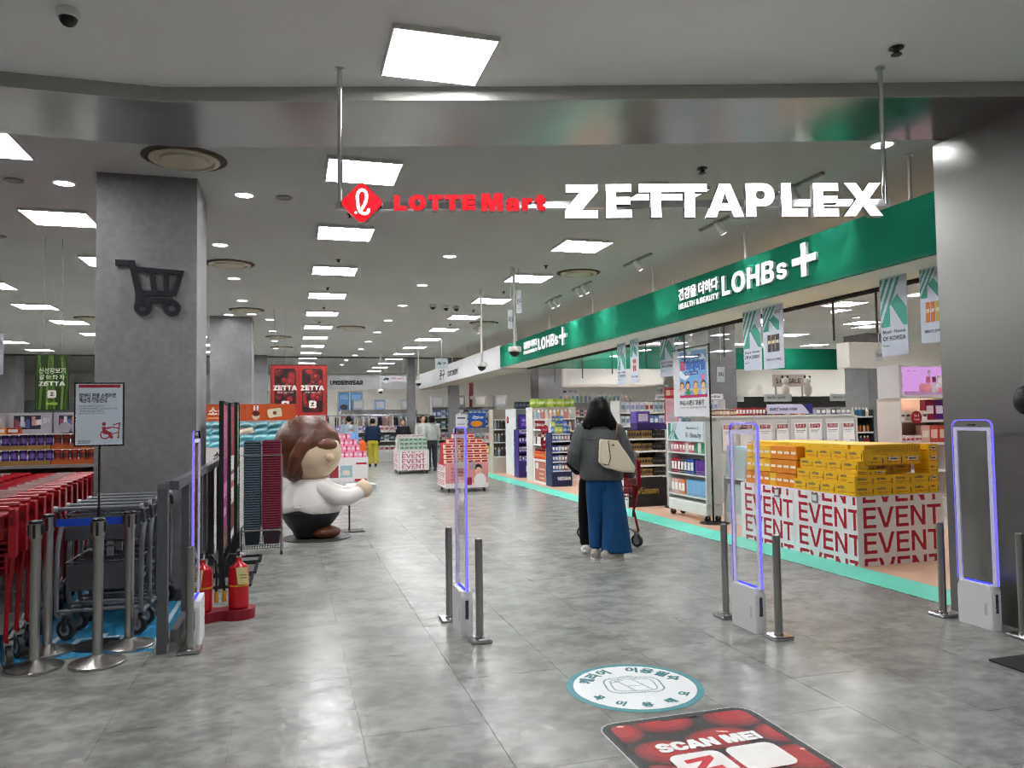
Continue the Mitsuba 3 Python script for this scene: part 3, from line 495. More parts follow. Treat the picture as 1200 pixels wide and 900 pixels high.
# ================================================================== QUEUE POSTS
SPOST = MB().lathe([(.03, .04), (.03, .80), (.037, .81), (.037, .905), (.038, .915), (.03, .922), (.001, .922)], 24, '#b9b7b3'); SBASE = MB().lathe([(.001, 0), (.165, 0), (.165, .014), (.155, .02), (.10, .032), (.04, .055), (.03, .06)], 36, '#b3b0ac', sharp=30)
SHEAD = MB().lathe([(.0385, .905), (.039, .918), (.03, .925), (.001, .925)], 24, '#17181a').box(-.008, .008, -.0405, -.035, .815, .90, '#0e0f11').box(-.045, -.034, -.014, .014, .835, .90, '#141517').box(.034, .045, -.014, .014, .835, .90, '#141517')
for x, y, rz, lab in ((-1.548, 5.50, 0, 'steel queue post nearest the left edge, in front of the red carts'), (-1.574, 5.86, 0, 'steel queue post behind the leftmost one, holding the blue belt'), (-1.188, 5.485, 0, 'steel queue post at the front, on the edge of the blue marking'), (-1.07, 5.84, 0, 'steel queue post by the railing, at the right end of the belt')):
    t = thing('queue_post', lab, 'queue post', 'steel queue posts by the carts'); put('post', SPOST, 'steel', t, at(x, y, .0016)); put('base', SBASE, 'steel', t, at(x, y, .0016)); put('head', SHEAD, 'satin', t, at(x, y, .0016))
put('queue_belt', MB().box(-1.528, -1.118, 5.848, 5.852, .838, .888, '#0f3fb4'), 'satin', None, None, 'bright blue belt stretched between two queue posts', 'belt')
# notice on a stand behind the posts
t = thing('notice_stand', 'notice on a black stand with a red bar and a wheelchair picture', 'sign'); F1 = toCam(-1.44, 5.915, 0)
put('frame', MB().slab(F1, 0, 1.375, .315, .445, .016, '#17181a', -.008).cyl((-1.283, 5.925, .02), (-1.283, 5.925, .95), .010, n=10, c='#141416').cyl((-1.283, 5.925, .9), (-1.283, 5.925, 1.38), .007, n=10, c='#141416'), 'satin', t)
put('base', MB().lathe([(.001, 0), (.16, 0), (.16, .008), (.02, .016)], 28, '#1b1c1e'), 'satin', t, at(-1.283, 5.925, .0016))
m = MB().rect(F1, .010, 1.385, .295, .425, '#c9d3e0', .0095).rect(F1, .028, 1.783, .262, .022, '#a3202f', .0105); m.text(F1, .030, 1.715, .026, '장애인 전용 쇼핑카트', '#20242e', w=.235, bold=3, cjk=True, z=.0105).text(F1, .030, 1.682, .026, '계산대 이용안내', '#20242e', w=.175, bold=3, cjk=True, z=.0105)
for k, (s_, w_) in enumerate((('매장 쇼핑카트를 이용하실 고객님은', .155), ('전용 쇼핑카트를 매장 출입구 옆 보관소에서 이용하세요', .245), ('계산은 전용 계산대에서', .15), ('도와드리겠습니다', .165))): m.text(F1, .030, 1.650 - .017 * k, .0085, s_, '#59606c', w=w_, bold=1, cjk=True, z=.0105)
for k in range(2): m.rect(F1, .026, 1.41 - .012 * k, .085 - .012 * k, .005, '#5a5f68', .0105)
rd = '#a8303b'; wc = shapely.union_all([Point(.195, 1.455).buffer(.032, 8).difference(Point(.195, 1.455).buffer(.024, 8)), Point(.187, 1.53).buffer(.013, 8), st([(.185, 1.51), (.192, 1.47), (.225, 1.465), (.232, 1.435)], .011), st([(.195, 1.498), (.235, 1.505)], .006), Point(.236, 1.437).buffer(.011), st([(.245, 1.52), (.285, 1.535)], .004), st([(.235, 1.508), (.285, 1.498), (.288, 1.538)], .004), st([(.283, 1.5), (.279, 1.435)], .004), st([(.24, 1.46), (.28, 1.47)], .003), Point(.279, 1.436).buffer(.008)]); m.poly(wc, F1, rd, .0105)
put('notice', m, 'satin', t)
# ================================================================== RAILING
t = thing('railing', 'dark grey steel railing beside the carts', 'railing'); gy = '#4b4e52'; x = -.76
r_ = MB()
r_.box(x - .03, x + .03, 5.64, 9.6, 1.075, 1.135, gy); put('top_rail', r_, 'satin', t); put('bottom_rail', MB().box(x - .025, x + .025, 5.66, 9.6, .05, .13, '#5a5d60'), 'satin', t)
post = MB().poly(Polygon([(0, 0), (.075, 0), (.075, 1.075), (.075, 1.135), (.06, 1.135), (.02, 1.12), (0, 1.09)]), Fr((x - .032, 5.565, 0), (0, 1, 0), (0, 0, 1)), gy, -.064, .064); put('post', post, 'satin', t); put('floor_plate', MB().box(x - .11, x - .03, 5.57, 5.68, 0, .05, '#8c8d8f'), 'satin', t)
for y in (6.2, 7.1, 8.1, 9.0, 9.55): put('post', MB().box(x - .026, x + .026, y, y + .06, 0, 1.08, gy), 'satin', t)
bb = thing('backing_board', 'dark board behind the railing, beside the grey carts', 'board'); put('board', MB().box(-.90, -.87, 8.03, 9.5, .14, 1.02, '#1a1c21'), 'satin', bb); put('foot', MB().box(-.93, -.84, 8.1, 8.2, 0, .14, '#222').box(-.93, -.84, 9.3, 9.4, 0, .14, '#222'), 'satin', bb)
# ================================================================== SHOPPING CARTS
def red_cart():
    """handle end at y = 0, front at y = 0.9"""
    R, D = '#8e0c18', '#6f0912'; P = {}; w0, w1 = .285, .21
    def edge(y, z): return w0 + (w1 - w0) * y / .9 - .06 * (1.0 - z)
    top = lambda y: 1.0 - .07 * y / .9; bot = lambda y: .60 - .10 * y / .9
    b = MB()
    for s in (-1, 1):
        for y in np.linspace(.06, .88, 15): b.add([(s * edge(y, bot(y)), y - .008, bot(y)), (s * edge(y, bot(y)), y + .008, bot(y)), (s * edge(y, top(y)), y + .008, top(y)), (s * edge(y, top(y)), y - .008, top(y))], [[0, 1, 2], [0, 2, 3]], R)
        for k in range(5):
            f = k / 4; q = [(s * (edge(y, bot(y) + f * (top(y) - bot(y))) + .002), y, bot(y) + f * (top(y) - bot(y))) for y in (.06, .45, .88)]; b.tube(q, .012 if k == 4 else .006, 5, R)
        b.add([(s * edge(.10, .62), .10, .62), (s * edge(.42, .6), .42, .58), (s * edge(.42, .8), .42, .80), (s * edge(.1, .8), .10, .82)], [[0, 1, 2], [0, 2, 3]], D)
        # moulded corner panel at the handle end
        b.box(*( (s * .285 - .02, s * .285 + .02)), .0, .075, .70, 1.0, R); b.box(s * .285 - .012, s * .285 + .012, -.004, .0, .90, .95, '#5c0a12'); b.tube([(s * .285, .04, .72), (s * .25, .10, .45), (s * .245, .13, .34)], .016, 6, '#8a0e19')
    for k in range(6):
        f = k / 5; z = .52 + f * .4; xx = edge(.88, z); b.box(-xx, xx, .876, .884, z - .006, z + .006, R)
    for k in range(7): xx = -.16 + .32 * k / 6; b.box(xx - .005, xx + .005, .876, .884, .5, .93, R); b.box(xx - .005, xx + .005, .08, .88, .545, .553, D)
    for k in range(5): b.box(-.24, .24, .09, .10, .62 + .08 * k, .632 + .08 * k, R)
    P['basket'] = (b, 'gloss')
    P['handle'] = (MB().cyl((-.275, -.02, 1.01), (.275, -.02, 1.01), .019, n=10, c='#950e1a').box(-.09, .09, -.042, -.02, 1.0, 1.03, '#b9a9a8'), 'gloss')
    P['seat_flap'] = (MB().box(-.215, .215, .05, .32, .946, .956, '#8a0e19').box(-.215, .215, .055, .062, .956, .9575, '#c9a4a2').box(-.17, .17, .12, .127, .956, .9575, '#b56a6c').box(-.2, .2, .1, .85, .575, .583, '#6a0a14').box(-.22, .22, .10, .11, .80, .955, '#880c17'), 'gloss')  # the thin pale strips on the flap are painted highlights
    f = MB()
    for s in (-1, 1): f.tube([(s * .245, .06, .72), (s * .245, .10, .42), (s * .26, .0, .20), (s * .26, .05, .155)], .014, 6, '#8a0e19').tube([(s * .26, .03, .17), (s * .2, .80, .20), (s * .19, .84, .50)], .014, 6, '#8f8f91')
    f.cyl((-.22, .75, .2), (.22, .75, .2), .01, n=6, c='#8f8f91').box(-.22, .22, .18, .72, .19, .20, '#7c7c7e'); P['frame'] = (f, 'gloss')
    return P
def caster(r=.072): return MB().cyl((-.016, 0, r), (.016, 0, r), r, n=16, c='#2b2c2f').cyl((-.018, 0, r), (.018, 0, r), r * .6, n=14, c='#8b8c8e'), MB().box(-.024, -.018, -.02, .02, r * .8, r * 2 + .03, '#a9aaab').box(.018, .024, -.02, .02, r * .8, r * 2 + .03, '#a9aaab').box(-.026, .026, -.028, .028, r * 2 + .01, r * 2 + .04, '#a9aaab')
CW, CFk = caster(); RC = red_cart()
def put_cart(name, parts, wheels, x, y, rz, label, group=None, z=.0016, crz=35):
    t = thing(name, label, 'shopping cart', group); M = at(x, y, z, rz)
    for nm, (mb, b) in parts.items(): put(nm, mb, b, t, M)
    for (wx, wy) in wheels:
        Mw = M @ T().translate([wx, wy, 0]).rotate([0, 0, 1], crz + rng.uniform(-12, 12)); k = put('caster', CFk, 'steel', t, Mw); put('wheel', CW, 'satin', k, Mw)
RW = ((-.26, .05), (.26, .05), (-.19, .84), (.19, .84))
for k in range(14):
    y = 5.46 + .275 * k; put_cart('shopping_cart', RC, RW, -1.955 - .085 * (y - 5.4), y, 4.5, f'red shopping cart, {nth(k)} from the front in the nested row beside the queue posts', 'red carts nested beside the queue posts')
for k in range(8):
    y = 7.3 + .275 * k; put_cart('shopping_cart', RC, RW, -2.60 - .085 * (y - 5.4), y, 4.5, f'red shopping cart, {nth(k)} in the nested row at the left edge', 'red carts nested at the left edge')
def grey_cart():
    G, K = '#6b6f75', '#4a4d52'; P = {}; f = MB()
    for s in (-1, 1):
        x = s * .27; f.tube([(x, .78, .165), (x, .30, .165), (x, .06, .165), (x, .01, .20), (x, 0, .28), (x, .01, .62), (x, .05, .72), (x, .12, .80)], .017, 8, G); f.tube([(x, .12, .80), (x, .07, .88), (x, .0, .93), (x, -.02, .935)], .014, 8, K); f.tube([(x * .96, .10, .40), (x * .96, .62, .44), (x * .96, .72, .8)], .011, 6, K)
    for y, z in ((.0, .22), (.40, .165), (.76, .165)): f.cyl((-.27, y, z), (.27, y, z), .013, n=8, c=G)
    P['frame'] = (f, 'satin'); P['handle'] = (MB().cyl((-.28, -.02, .935), (.28, -.02, .935), .014, n=10, c='#6a6d71').cyl((-.285, -.02, .935), (-.262, -.02, .935), .021, n=12, c='#9a9c9f').cyl((.262, -.02, .935), (.285, -.02, .935), .021, n=12, c='#9a9c9f'), 'satin')
    def bask(z0, z1, y0, y1, w):
        b = MB()
        for k in range(7): y = y0 + (y1 - y0) * k / 6; b.tube([(-w, y, z1), (-w * .95, y, z0), (w * .95, y, z0), (w, y, z1)], .0035, 4, K)
        for k in range(9): x = -w + 2 * w * k / 8; b.tube([(x, y0, z1), (x * .95, y0 + .01, z0), (x * .95, y1 - .01, z0), (x, y1, z1)], .0035, 4, K)
        for z in (z1, (z0 + z1) / 2): b.tube([(-w, y0, z), (w, y0, z), (w, y1, z), (-w, y1, z)], .007, 6, G, True)
        b.box(-w, w, y0 - .004, y0 + .004, z0, z1 - .02, '#4e5156'); return b
    P['upper_basket'] = (bask(.70, .88, .10, .60, .245), 'satin'); P['lower_basket'] = (bask(.34, .54, .10, .66, .235), 'satin')
    P['child_lock'] = (MB().box(-.02, .02, -.004, .03, .55, .66, '#9fa1a4').box(-.10, .10, .0, .012, .655, .667, '#2a2b2e').box(.03, .055, .10, .12, .42, .47, '#c8a13a'), 'satin'); return P
GC = grey_cart()
for k in range(6):
    y = 6.06 + .26 * k; put_cart('shopping_cart', GC, ((-.23, .1), (.23, .1), (-.22, .72), (.22, .72)), -1.305 + .012 * k, y, 0, f'small dark grey two-basket shopping cart, {nth(k)} from the front beside the railing', 'grey carts nested beside the railing', crz=68)
# ================================================================== FIRE EXTINGUISHERS
put('extinguisher_base', MB().poly(affinity.scale(Point(0, 0).buffer(1, 12), .13, .125).union(affinity.translate(affinity.scale(Point(0, 0).buffer(1, 12), .13, .125), .26, .02)).buffer(.06).buffer(-.06), Fr((-.66, 6.40, 0), (1, .0, 0), (0, 1, 0)), '#7d1020', 0, .075), 'satin', None, None, 'dark red double base holding the two fire extinguishers', 'base')
EB = MB().lathe([(.001, .078), (.066, .078), (.07, .09), (.07, .34), (.062, .375), (.03, .40), (.022, .42), (.022, .44), (.001, .44)], 26, '#b5141f'); EBand = MB().lathe([(.0712, .235), (.0712, .249)], 26, '#cf8a1e')
EV = MB().cyl((0, 0, .435), (0, 0, .475), .018, n=12, c='#b9babc').box(-.012, .012, -.085, .02, .485, .497, '#1d1e20').box(-.010, .010, -.075, .02, .462, .472, '#1d1e20').cyl((-.02, -.0, .46), (-.045, 0, .46), .012, n=10, c='#c9c9cb')
EHose = MB().tube([(.018, 0, .455), (.06, .0, .47), (.092, -.02, .42), (.098, -.03, .30), (.095, -.03, .20)], .009, 8, '#161719').cyl((.095, -.03, .13), (.095, -.03, .21), .015, .012, n=10, c='#c6861d')
ETag = MB().slab(Fr((-.075, -.082, .255), (1, 0, .0), (.12, .0, 1)), 0, 0, .075, .125, .002, '#d8c98c').slab(Fr((-.07, -.0845, .30), (1, 0, 0), (0, 0, 1)), .008, .0, .05, .006, .0005, '#8a7d52').slab(Fr((-.07, -.0845, .32), (1, 0, 0), (0, 0, 1)), .008, .0, .05, .006, .0005, '#8a7d52')
for (x, y, rz, lab) in ((-.66, 6.40, 0, 'red fire extinguisher next to the leftmost anti-theft gate, with a yellow tag'), (-.395, 6.42, 40, 'red fire extinguisher on the right end of the red base')):
    t = thing('fire_extinguisher', lab, 'fire extinguisher', 'pair of fire extinguishers'); M = at(x, y, 0, 0, (1.1 if rz == 0 else -1.1, 1.1, 1.06))
    for nm, mb, b in (('cylinder', EB, 'gloss'), ('orange_band', EBand, 'satin'), ('valve', EV, 'satin'), ('hose', EHose, 'satin'), ('tag', ETag, 'matte')): put(nm, mb, b, t, M)
# ================================================================== POSTER STANDS
def poster_stand(y0, y1, x, z0, z1, c0, blocks, lab):
    t = thing('poster_stand', lab, 'poster stand', 'row of narrow poster stands'); k = '#141518'; m = MB()
    for y in (y0, y1): m.box(x - .02, x + .02, y - .018, y + .018, 0.02, z1 + .02, k)
    m.box(x - .02, x + .02, y0, y1, z1, z1 + .03, k).box(x - .02, x + .02, y0, y1, z0 - .03, z0, k); put('frame', m, 'satin', t)
    b = MB()
    for y in (y0, y1): b.box(x - .25, x + .26, y - .018, y + .018, 0, .024, k)
    b.box(x + .235, x + .265, y0, y1, 0, .024, k).box(x - .25, x - .22, y0, y1, 0, .024, k); put('base', b, 'satin', t)
    fr = toRight(x + .012, y0 + .02, z0); w, h = y1 - y0 - .04, z1 - z0; p = MB().slab(fr, 0, 0, w, h, .012, c0, -.012)
    for (a, b_, ww, hh, c) in blocks: p.rect(fr, a * w, b_ * h, ww * w, hh * h, c, .0015)
    put('poster', p, 'satin', t)
poster_stand(7.58, 8.12, -.62, .34, 1.70, '#8d2c68', [(0, .62, 1, .38, '#9c4a6e'), (0, .90, 1, .10, '#a5453c'), (.1, .35, .8, .10, '#c06a9a'), (.1, .22, .6, .06, '#b87fa3'), (0, 0, 1, .12, '#6d4a44')], 'magenta poster on a black stand, nearest of the row')
poster_stand(8.20, 8.76, -.60, .34, 1.70, '#c9c6c2', [(0, .62, 1, .38, '#8e1f38'), (.1, .48, .8, .03, '#7a4a40'), (.1, .38, .8, .05, '#a94b44'), (.2, .70, .6, .1, '#a74a5f'), (0, .06, 1, .2, '#6a3b35')], 'red and white poster on a black stand, middle of the row')
poster_stand(8.84, 9.22, -.58, .34, 1.72, '#4d6b47', [(0, .55, 1, .40, '#5c7a53'), (0, .36, 1, .14, '#aab9bb'), (0, .15, 1, .20, '#235a35'), (.2, .62, .5, .1, '#8aa079')], 'green poster on a black stand, farthest of the row')
# ================================================================== HAND BASKETS
def hand_basket(c, rim):
    b = MB(); pr = [(-.155, -.20), (.155, -.20), (.155, .20), (-.155, .20)]; P = lambda s, z: [(x * s, y * s, z) for x, y in pr]
    a, t_ = P(.84, 0), P(1, .20)
    for i in range(4): j = (i + 1) % 4; b.add([a[i], a[j], t_[j], t_[i]], [[0, 1, 2], [0, 2, 3]], c)
    b.add(a, [[0, 2, 1], [0, 3, 2]], c); r1, r2, r3 = P(1.07, .205), P(1.07, .192), P(.96, .205)
    for i in range(4): j = (i + 1) % 4; b.add([r2[i], r2[j], r1[j], r1[i]], [[0, 1, 2], [0, 2, 3]], rim); b.add([r1[i], r1[j], r3[j], r3[i]], [[0, 1, 2], [0, 2, 3]], rim)
    return b
HB, HR = hand_basket('#27323f', '#566675'), hand_basket('#571022', '#8a3048')
BX, BY = -.33, 9.50
for k in range(36):
    z = .115 + .0282 * k
    put('hand_basket', HB, 'satin', None, at(BX - .10, BY, z, 0, (.56, 1, 1)), f'dark blue hand basket, {nth(35 - k)} from the top of its stack', 'hand basket', 'blue hand baskets in the stack')
    put('hand_basket', HR, 'satin', None, at(BX + .115, BY - .0, z + .004, 0, (.66, 1, 1)), f'maroon hand basket, {nth(35 - k)} from the top of its stack', 'hand basket', 'maroon hand baskets in the stack')
t = thing('basket_trolley', 'chrome wheeled trolley with a dark mesh tray under the basket stack', 'trolley'); m = MB()
for y in (9.28, 9.72): m.tube([(BX - .24, y, .04), (BX - .24, y, .26), (BX - .22, y, .285), (BX + .20, y, .285), (BX + .225, y, .26), (BX + .225, y, .06)], .012, 8, '#b9babd')
for xx in (BX - .24, BX + .225): m.cyl((xx, 9.28, .10), (xx, 9.72, .10), .009, n=6, c='#b9babd')
put('frame', m, 'chrome', t); b = MB()
for k in range(16): xx = BX - .215 + .43 * k / 15; b.box(xx - .003, xx + .003, 9.285, 9.289, .075, .265, '#2b3440'); b.box(xx - .003, xx + .003, 9.285, 9.715, .075, .079, '#2b3440')
for k in range(8): z = .08 + .18 * k / 7; b.box(BX - .215, BX + .215, 9.283, 9.287, z - .003, z + .003, '#2b3440')
b; put('mesh_tray', b, 'satin', t)
put('bar', MB().tube([(BX - .23, 9.28, 1.145), (BX + .20, 9.28, 1.145), (BX + .225, 9.3, 1.145)], .006, 6, '#6b6d70').cyl((BX + .235, 9.29, .27), (BX + .235, 9.29, 1.15), .006, n=6, c='#6b6d70').cyl((BX - .24, 9.29, .27), (BX - .24, 9.29, 1.15), .006, n=6, c='#6b6d70'), 'satin', t)
for q in ((BX - .24, 9.28), (BX + .225, 9.28), (BX - .24, 9.72), (BX + .225, 9.72)): put('caster', MB().cyl((-.012, 0, .03), (.012, 0, .03), .03, n=14, c='#2d2e30'), 'satin', t, at(q[0], q[1], 0))
# ================================================================== THE INFLATABLE FIGURE
t = thing('inflatable_figure', 'large inflatable child figure with brown hair, white shirt and black trousers', 'inflatable figure'); X0, Y0 = .25, 10.40
put('base_disc', MB().lathe([(.001, 0), (.44, 0), (.44, .012), (.001, .012)], 40, '#3a3838'), 'satin', t, at(X0 + .08, Y0 + .02))
SK, WH, BR, BK = '#cdb79c', '#d9d6d3', '#4a2616', '#15151b'
legs = U(loft([(-.03, 0, .02, .17, .17), (-.03, 0, .10, .20, .19), (-.01, 0, .2, .30, .27), (0, 0, .32, .375, .335), (0, 0, .38, .385, .34)], 40))
put('trousers', soft(legs, .05, 8, BK), 'satin', t, at(X0, Y0))
put('shoe', soft(ell((.20, -.10, .085), (.15, .20, .085), (0, 0, -50)), .03, 2, '#5a2d19').join(soft(ell((-.02, .10, .085), (.13, .2, .08), (0, 0, -50)), .03, 2, '#5a2d19')), 'satin', t, at(X0, Y0))
shirt = U(loft([(0, 0, .335, .36, .33), (.005, -.0, .36, .40, .35), (.01, 0, .44, .41, .36), (.005, 0, .56, .36, .325), (0, 0, .68, .30, .28), (0, 0, .78, .25, .24)], 44))
sh = tri_of(shirt, .04, 6); v = sh.vertices; a_ = np.arctan2(v[:, 1], v[:, 0]); v[:, 2] -= np.where(v[:, 2] < .42, .055 * np.exp(-((a_ + 2.1) / .35) ** 2) * -1, 0); v[:, 0] += 0
put('shirt', MB().tri(sh, WH), 'satin', t, at(X0, Y0))
arm = U(chain([((.14, -.22, .66), .10), ((.30, -.30, .56), .115), ((.46, -.30, .535), .10), ((.62, -.26, .60), .085)])); put('arm', soft(arm, .03, 6, WH), 'satin', t, at(X0, Y0))
arm2 = chain([((.20, .16, .64), .10), ((.42, .14, .55), .10), ((.58, .02, .60), .085)]); put('arm', soft(arm2, .03, 6, WH), 'satin', t, at(X0, Y0))
put('hand', soft(U(ell((.675, -.24, .635), (.10, .10, .115), (0, -20, 0)), ell((.66, -.19, .72), (.04, .04, .05))), .025, 3, SK), 'satin', t, at(X0, Y0)); put('hand', soft(ell((.66, -.02, .63), (.09, .09, .10)), .03, 3, SK), 'satin', t, at(X0, Y0))
HZ = 1.12; put('head', soft(ell((0, 0, HZ - .01), (.395, .38, .36)), .04, 0, SK), 'satin', t, at(X0, Y0))
fd = unit((.55, -.84, 0)); put('nose', soft(ell(fd * .40 + [.02, 0, HZ - .06], (.055, .055, .06)), .02, 0, '#cbb294'), 'satin', t, at(X0, Y0))
put('mouth', MB().box(-.012, .012, -.012, .012, -.012, .012, '#b98f78'), 'satin', t, at(X0 + fd[0] * .385, Y0 + fd[1] * .375, HZ - .20, 0, .3))
rt = np.array([-fd[1], fd[0], 0])
def H_(f, r, z, rad, rot=(0, 0, 0)): return ell(fd * f + rt * r + [0, 0, HZ + z], rad, (rot[0], rot[1], math.degrees(math.atan2(fd[1], fd[0])) + rot[2]))
def Q_(f, r, z): return tuple(fd * f + rt * r + np.array([0, 0, HZ + z]))
cap = U(H_(-.045, -.03, .105, (.395, .425, .385)), H_(-.17, -.03, -.06, (.27, .40, .32)), H_(.02, -.27, -.06, (.20, .16, .30))) - H_(.52, .06, -.27, (.42, .42, .42)) - H_(.60, .16, -.06, (.36, .36, .25))
put('hair', soft(cap, .028, 14, BR), 'satin', t, at(X0, Y0))
put('hair_lock', soft(chain([(Q_(.10, -.34, -.20), .075), (Q_(.17, -.32, -.03), .095), (Q_(.20, -.24, .12), .115), (Q_(.20, -.11, .22), .12), (Q_(.20, .05, .245), .115), (Q_(.17, .19, .215), .105), (Q_(.12, .29, .13), .08)]), .025, 14, '#5a3220'), 'satin', t, at(X0, Y0))
put('hair_lock', soft(H_(.29, .02, .10, (.11, .175, .095)), .025, 6, '#623722'), 'satin', t, at(X0, Y0))
t = thing('display_stand', 'slim black stand with a pale box top in front of the inflatable figure', 'display stand')
put('base', MB().bev(.60, .98, 10.72, 11.0, 0, .012, '#2c2c2e', .003), 'satin', t); put('pole', MB().cyl((.78, 10.86, .01), (.78, 10.86, .57), .013, n=10, c='#1a1b1d'), 'satin', t); put('box_top', MB().bev(.74, 1.14, 10.70, 11.0, .57, .65, '#b7bcc0', .006), 'satin', t)
# ================================================================== PEOPLE
def hand_m(p, d, up, s=1.0, curl=.6):
    """palm and five fingers at p, pointing along d, palm towards -up"""
    d = unit(d); up = unit(np.asarray(up, float) - d * (np.asarray(up) @ d)); sd_ = np.cross(d, up); p = np.asarray(p, float); parts = [m3.Manifold.batch_hull([sph(p + sd_ * a * s, .013 * s, 10) for a in (-.025, .025)] + [sph(p + d * .075 * s + sd_ * a * s, .011 * s, 10) for a in (-.034, .034)])]
    for a, L in ((-.033, .060), (-.011, .072), (.011, .068), (.032, .052)):
        b0 = p + d * .075 * s + sd_ * a * s; b1 = b0 + (d * math.cos(curl * .5) - up * math.sin(curl * .5)) * L * .55 * s; b2 = b1 + (d * math.cos(curl * 1.6) - up * math.sin(curl * 1.6)) * L * .5 * s; parts.append(chain([(b0, .0095 * s), (b1, .0088 * s), (b2, .0075 * s)]))
    t0 = p + d * .02 * s - sd_ * .03 * s; t1 = t0 - sd_ * .028 * s + d * .03 * s - up * .01 * s; parts.append(chain([(t0, .011 * s), (t1, .0095 * s), (t1 + d * .028 * s - up * .012 * s, .008 * s)])); return U(*parts)
SKIN = '#c79a80'
def person(label, x, y, rz, h=1.65, top='#444', bottom='#222', hair='#15110f', shoe='#c9c6c2', arms=None, legs=None, top_len=.50, wide=1.0, sleeve=1.0, female=True, face=True, hair_len=.2, collar=None):
    """stands at (x, y), local +y is where it looks; joints in units of the height"""
    t = thing('person', label, 'person'); M = at(x, y, 0, rz); k = h / 1.70; P = lambda *q: np.array(q) * k
    sw = .175 if female else .195
    A = arms or {-1: [(-sw, 0, 1.39), (-sw - .07, -.02, 1.12), (-sw - .04, .10, .90)], 1: [(sw, 0, 1.39), (sw + .07, -.02, 1.12), (sw + .04, .10, .90)]}
    Lg = legs or {-1: [(-.09, 0, .90), (-.10, .03, .48), (-.10, -.02, .09)], 1: [(.09, 0, .90), (.10, .03, .48), (.10, -.02, .09)]}
    head = U(ell(P(0, .01, 1.585), P(.076, .094, .11)), ell(P(0, .035, 1.53), P(.056, .062, .06)), ell(P(0, .108, 1.565), P(.013, .02, .022)), ell(P(-.078, 0, 1.57), P(.012, .022, .032)), ell(P(.078, 0, 1.57), P(.012, .022, .032)))
    parts = [head, chain([(P(0, -.005, 1.52), .05 * k), (P(0, -.01, 1.40), .058 * k)]), loft([(*P(0, 0, .88), .15 * k, .10 * k), (*P(0, 0, 1.05), .12 * k, .085 * k), (*P(0, 0, 1.30), .155 * k, .10 * k), (*P(0, 0, 1.42), .10 * k, .07 * k)], 24)]
    for s in (-1, 1):
        a = [P(*q) for q in A[s]]; parts += [chain([(a[0], .045 * k), (a[1], .036 * k), (a[2], .026 * k)]), hand_m(a[2], a[2] - a[1], np.cross(a[2] - a[1], (0, 1, 0)) * s + [0, 0, .01], k)]
        l = [P(*q) for q in Lg[s]]; parts += [chain([(l[0], .08 * k), (l[1], .052 * k), (l[2], .036 * k)]), chain([(l[2], .036 * k), (l[2] + P(0, .11, -.05), .03 * k)])]
    put('body', soft(U(*parts), .03, 2, SKIN), 'satin', t, M)
    z0 = 1.44 - top_len; tp = [loft([(*P(0, 0, z0), .185 * k * wide, .135 * k), (*P(0, 0, z0 + .12), .175 * k * wide, .13 * k), (*P(0, 0, 1.25), .19 * k, .135 * k), (*P(0, 0, 1.38), .185 * k, .11 * k), (*P(0, 0, 1.45), .085 * k, .075 * k)], 28)]
    for s in (-1, 1): a = [P(*q) for q in A[s]]; tp.append(chain([(a[0], .07 * k), (a[1], .06 * k), (a[1] + (a[2] - a[1]) * sleeve * .92, .05 * k)]))
    put('top', soft(U(*tp), .04, 6, top), 'cloth', t, M)
    tr_ = [loft([(*P(0, 0, .80), .17 * k, .12 * k), (*P(0, 0, .95), .165 * k, .12 * k)], 24)]
    for s in (-1, 1): l = [P(*q) for q in Lg[s]]; tr_.append(chain([(l[0] + P(0, 0, -.02), .095 * k), (l[1], .078 * k * wide), (l[2] + P(0, 0, .06), .062 * k * wide)]))
    put('trousers', soft(U(*tr_), .04, 5, bottom), 'cloth', t, M)
    for s in (-1, 1): q = P(*Lg[s][2]); put('shoe', soft(U(ell(q + P(0, .045, -.045), P(.045, .125, .04)), ell(q + P(0, -.02, -.01), P(.045, .055, .05))), .03, 1, shoe), 'satin', t, M)
    hc = [ell(P(0, -.02, 1.615), P(.092, .10, .105)) - ell(P(0, .10, 1.55), P(.075, .075, .10))]
    if hair_len > 0: hc.append(loft([(*P(0, -.05, 1.60 - hair_len), .10 * k, .055 * k), (*P(0, -.045, 1.5), .095 * k, .06 * k), (*P(0, -.02, 1.62), .085 * k, .08 * k)], 20))
    put('hair', soft(U(*hc), .03, 3, hair), 'hairm', t, M)
    if face:
        f = MB()
        for s in (-1, 1): f.ball(P(s * .03, .098, 1.585), P(.012, .006, .007), '#f0ece8', 5).ball(P(s * .03, .103, 1.585), P(.006, .004, .006), '#1c1310', 4).box(*(P(s * .03 - .016, .095, 1.606)[0], P(s * .03 + .016, 0, 0)[0]), .095 * k, .102 * k, 1.604 * k, 1.609 * k, '#1c1310')
        f.ball(P(0, .092, 1.52), P(.024, .010, .007), '#a8594f', 5); put('face', f, 'satin', t, M)
    return t
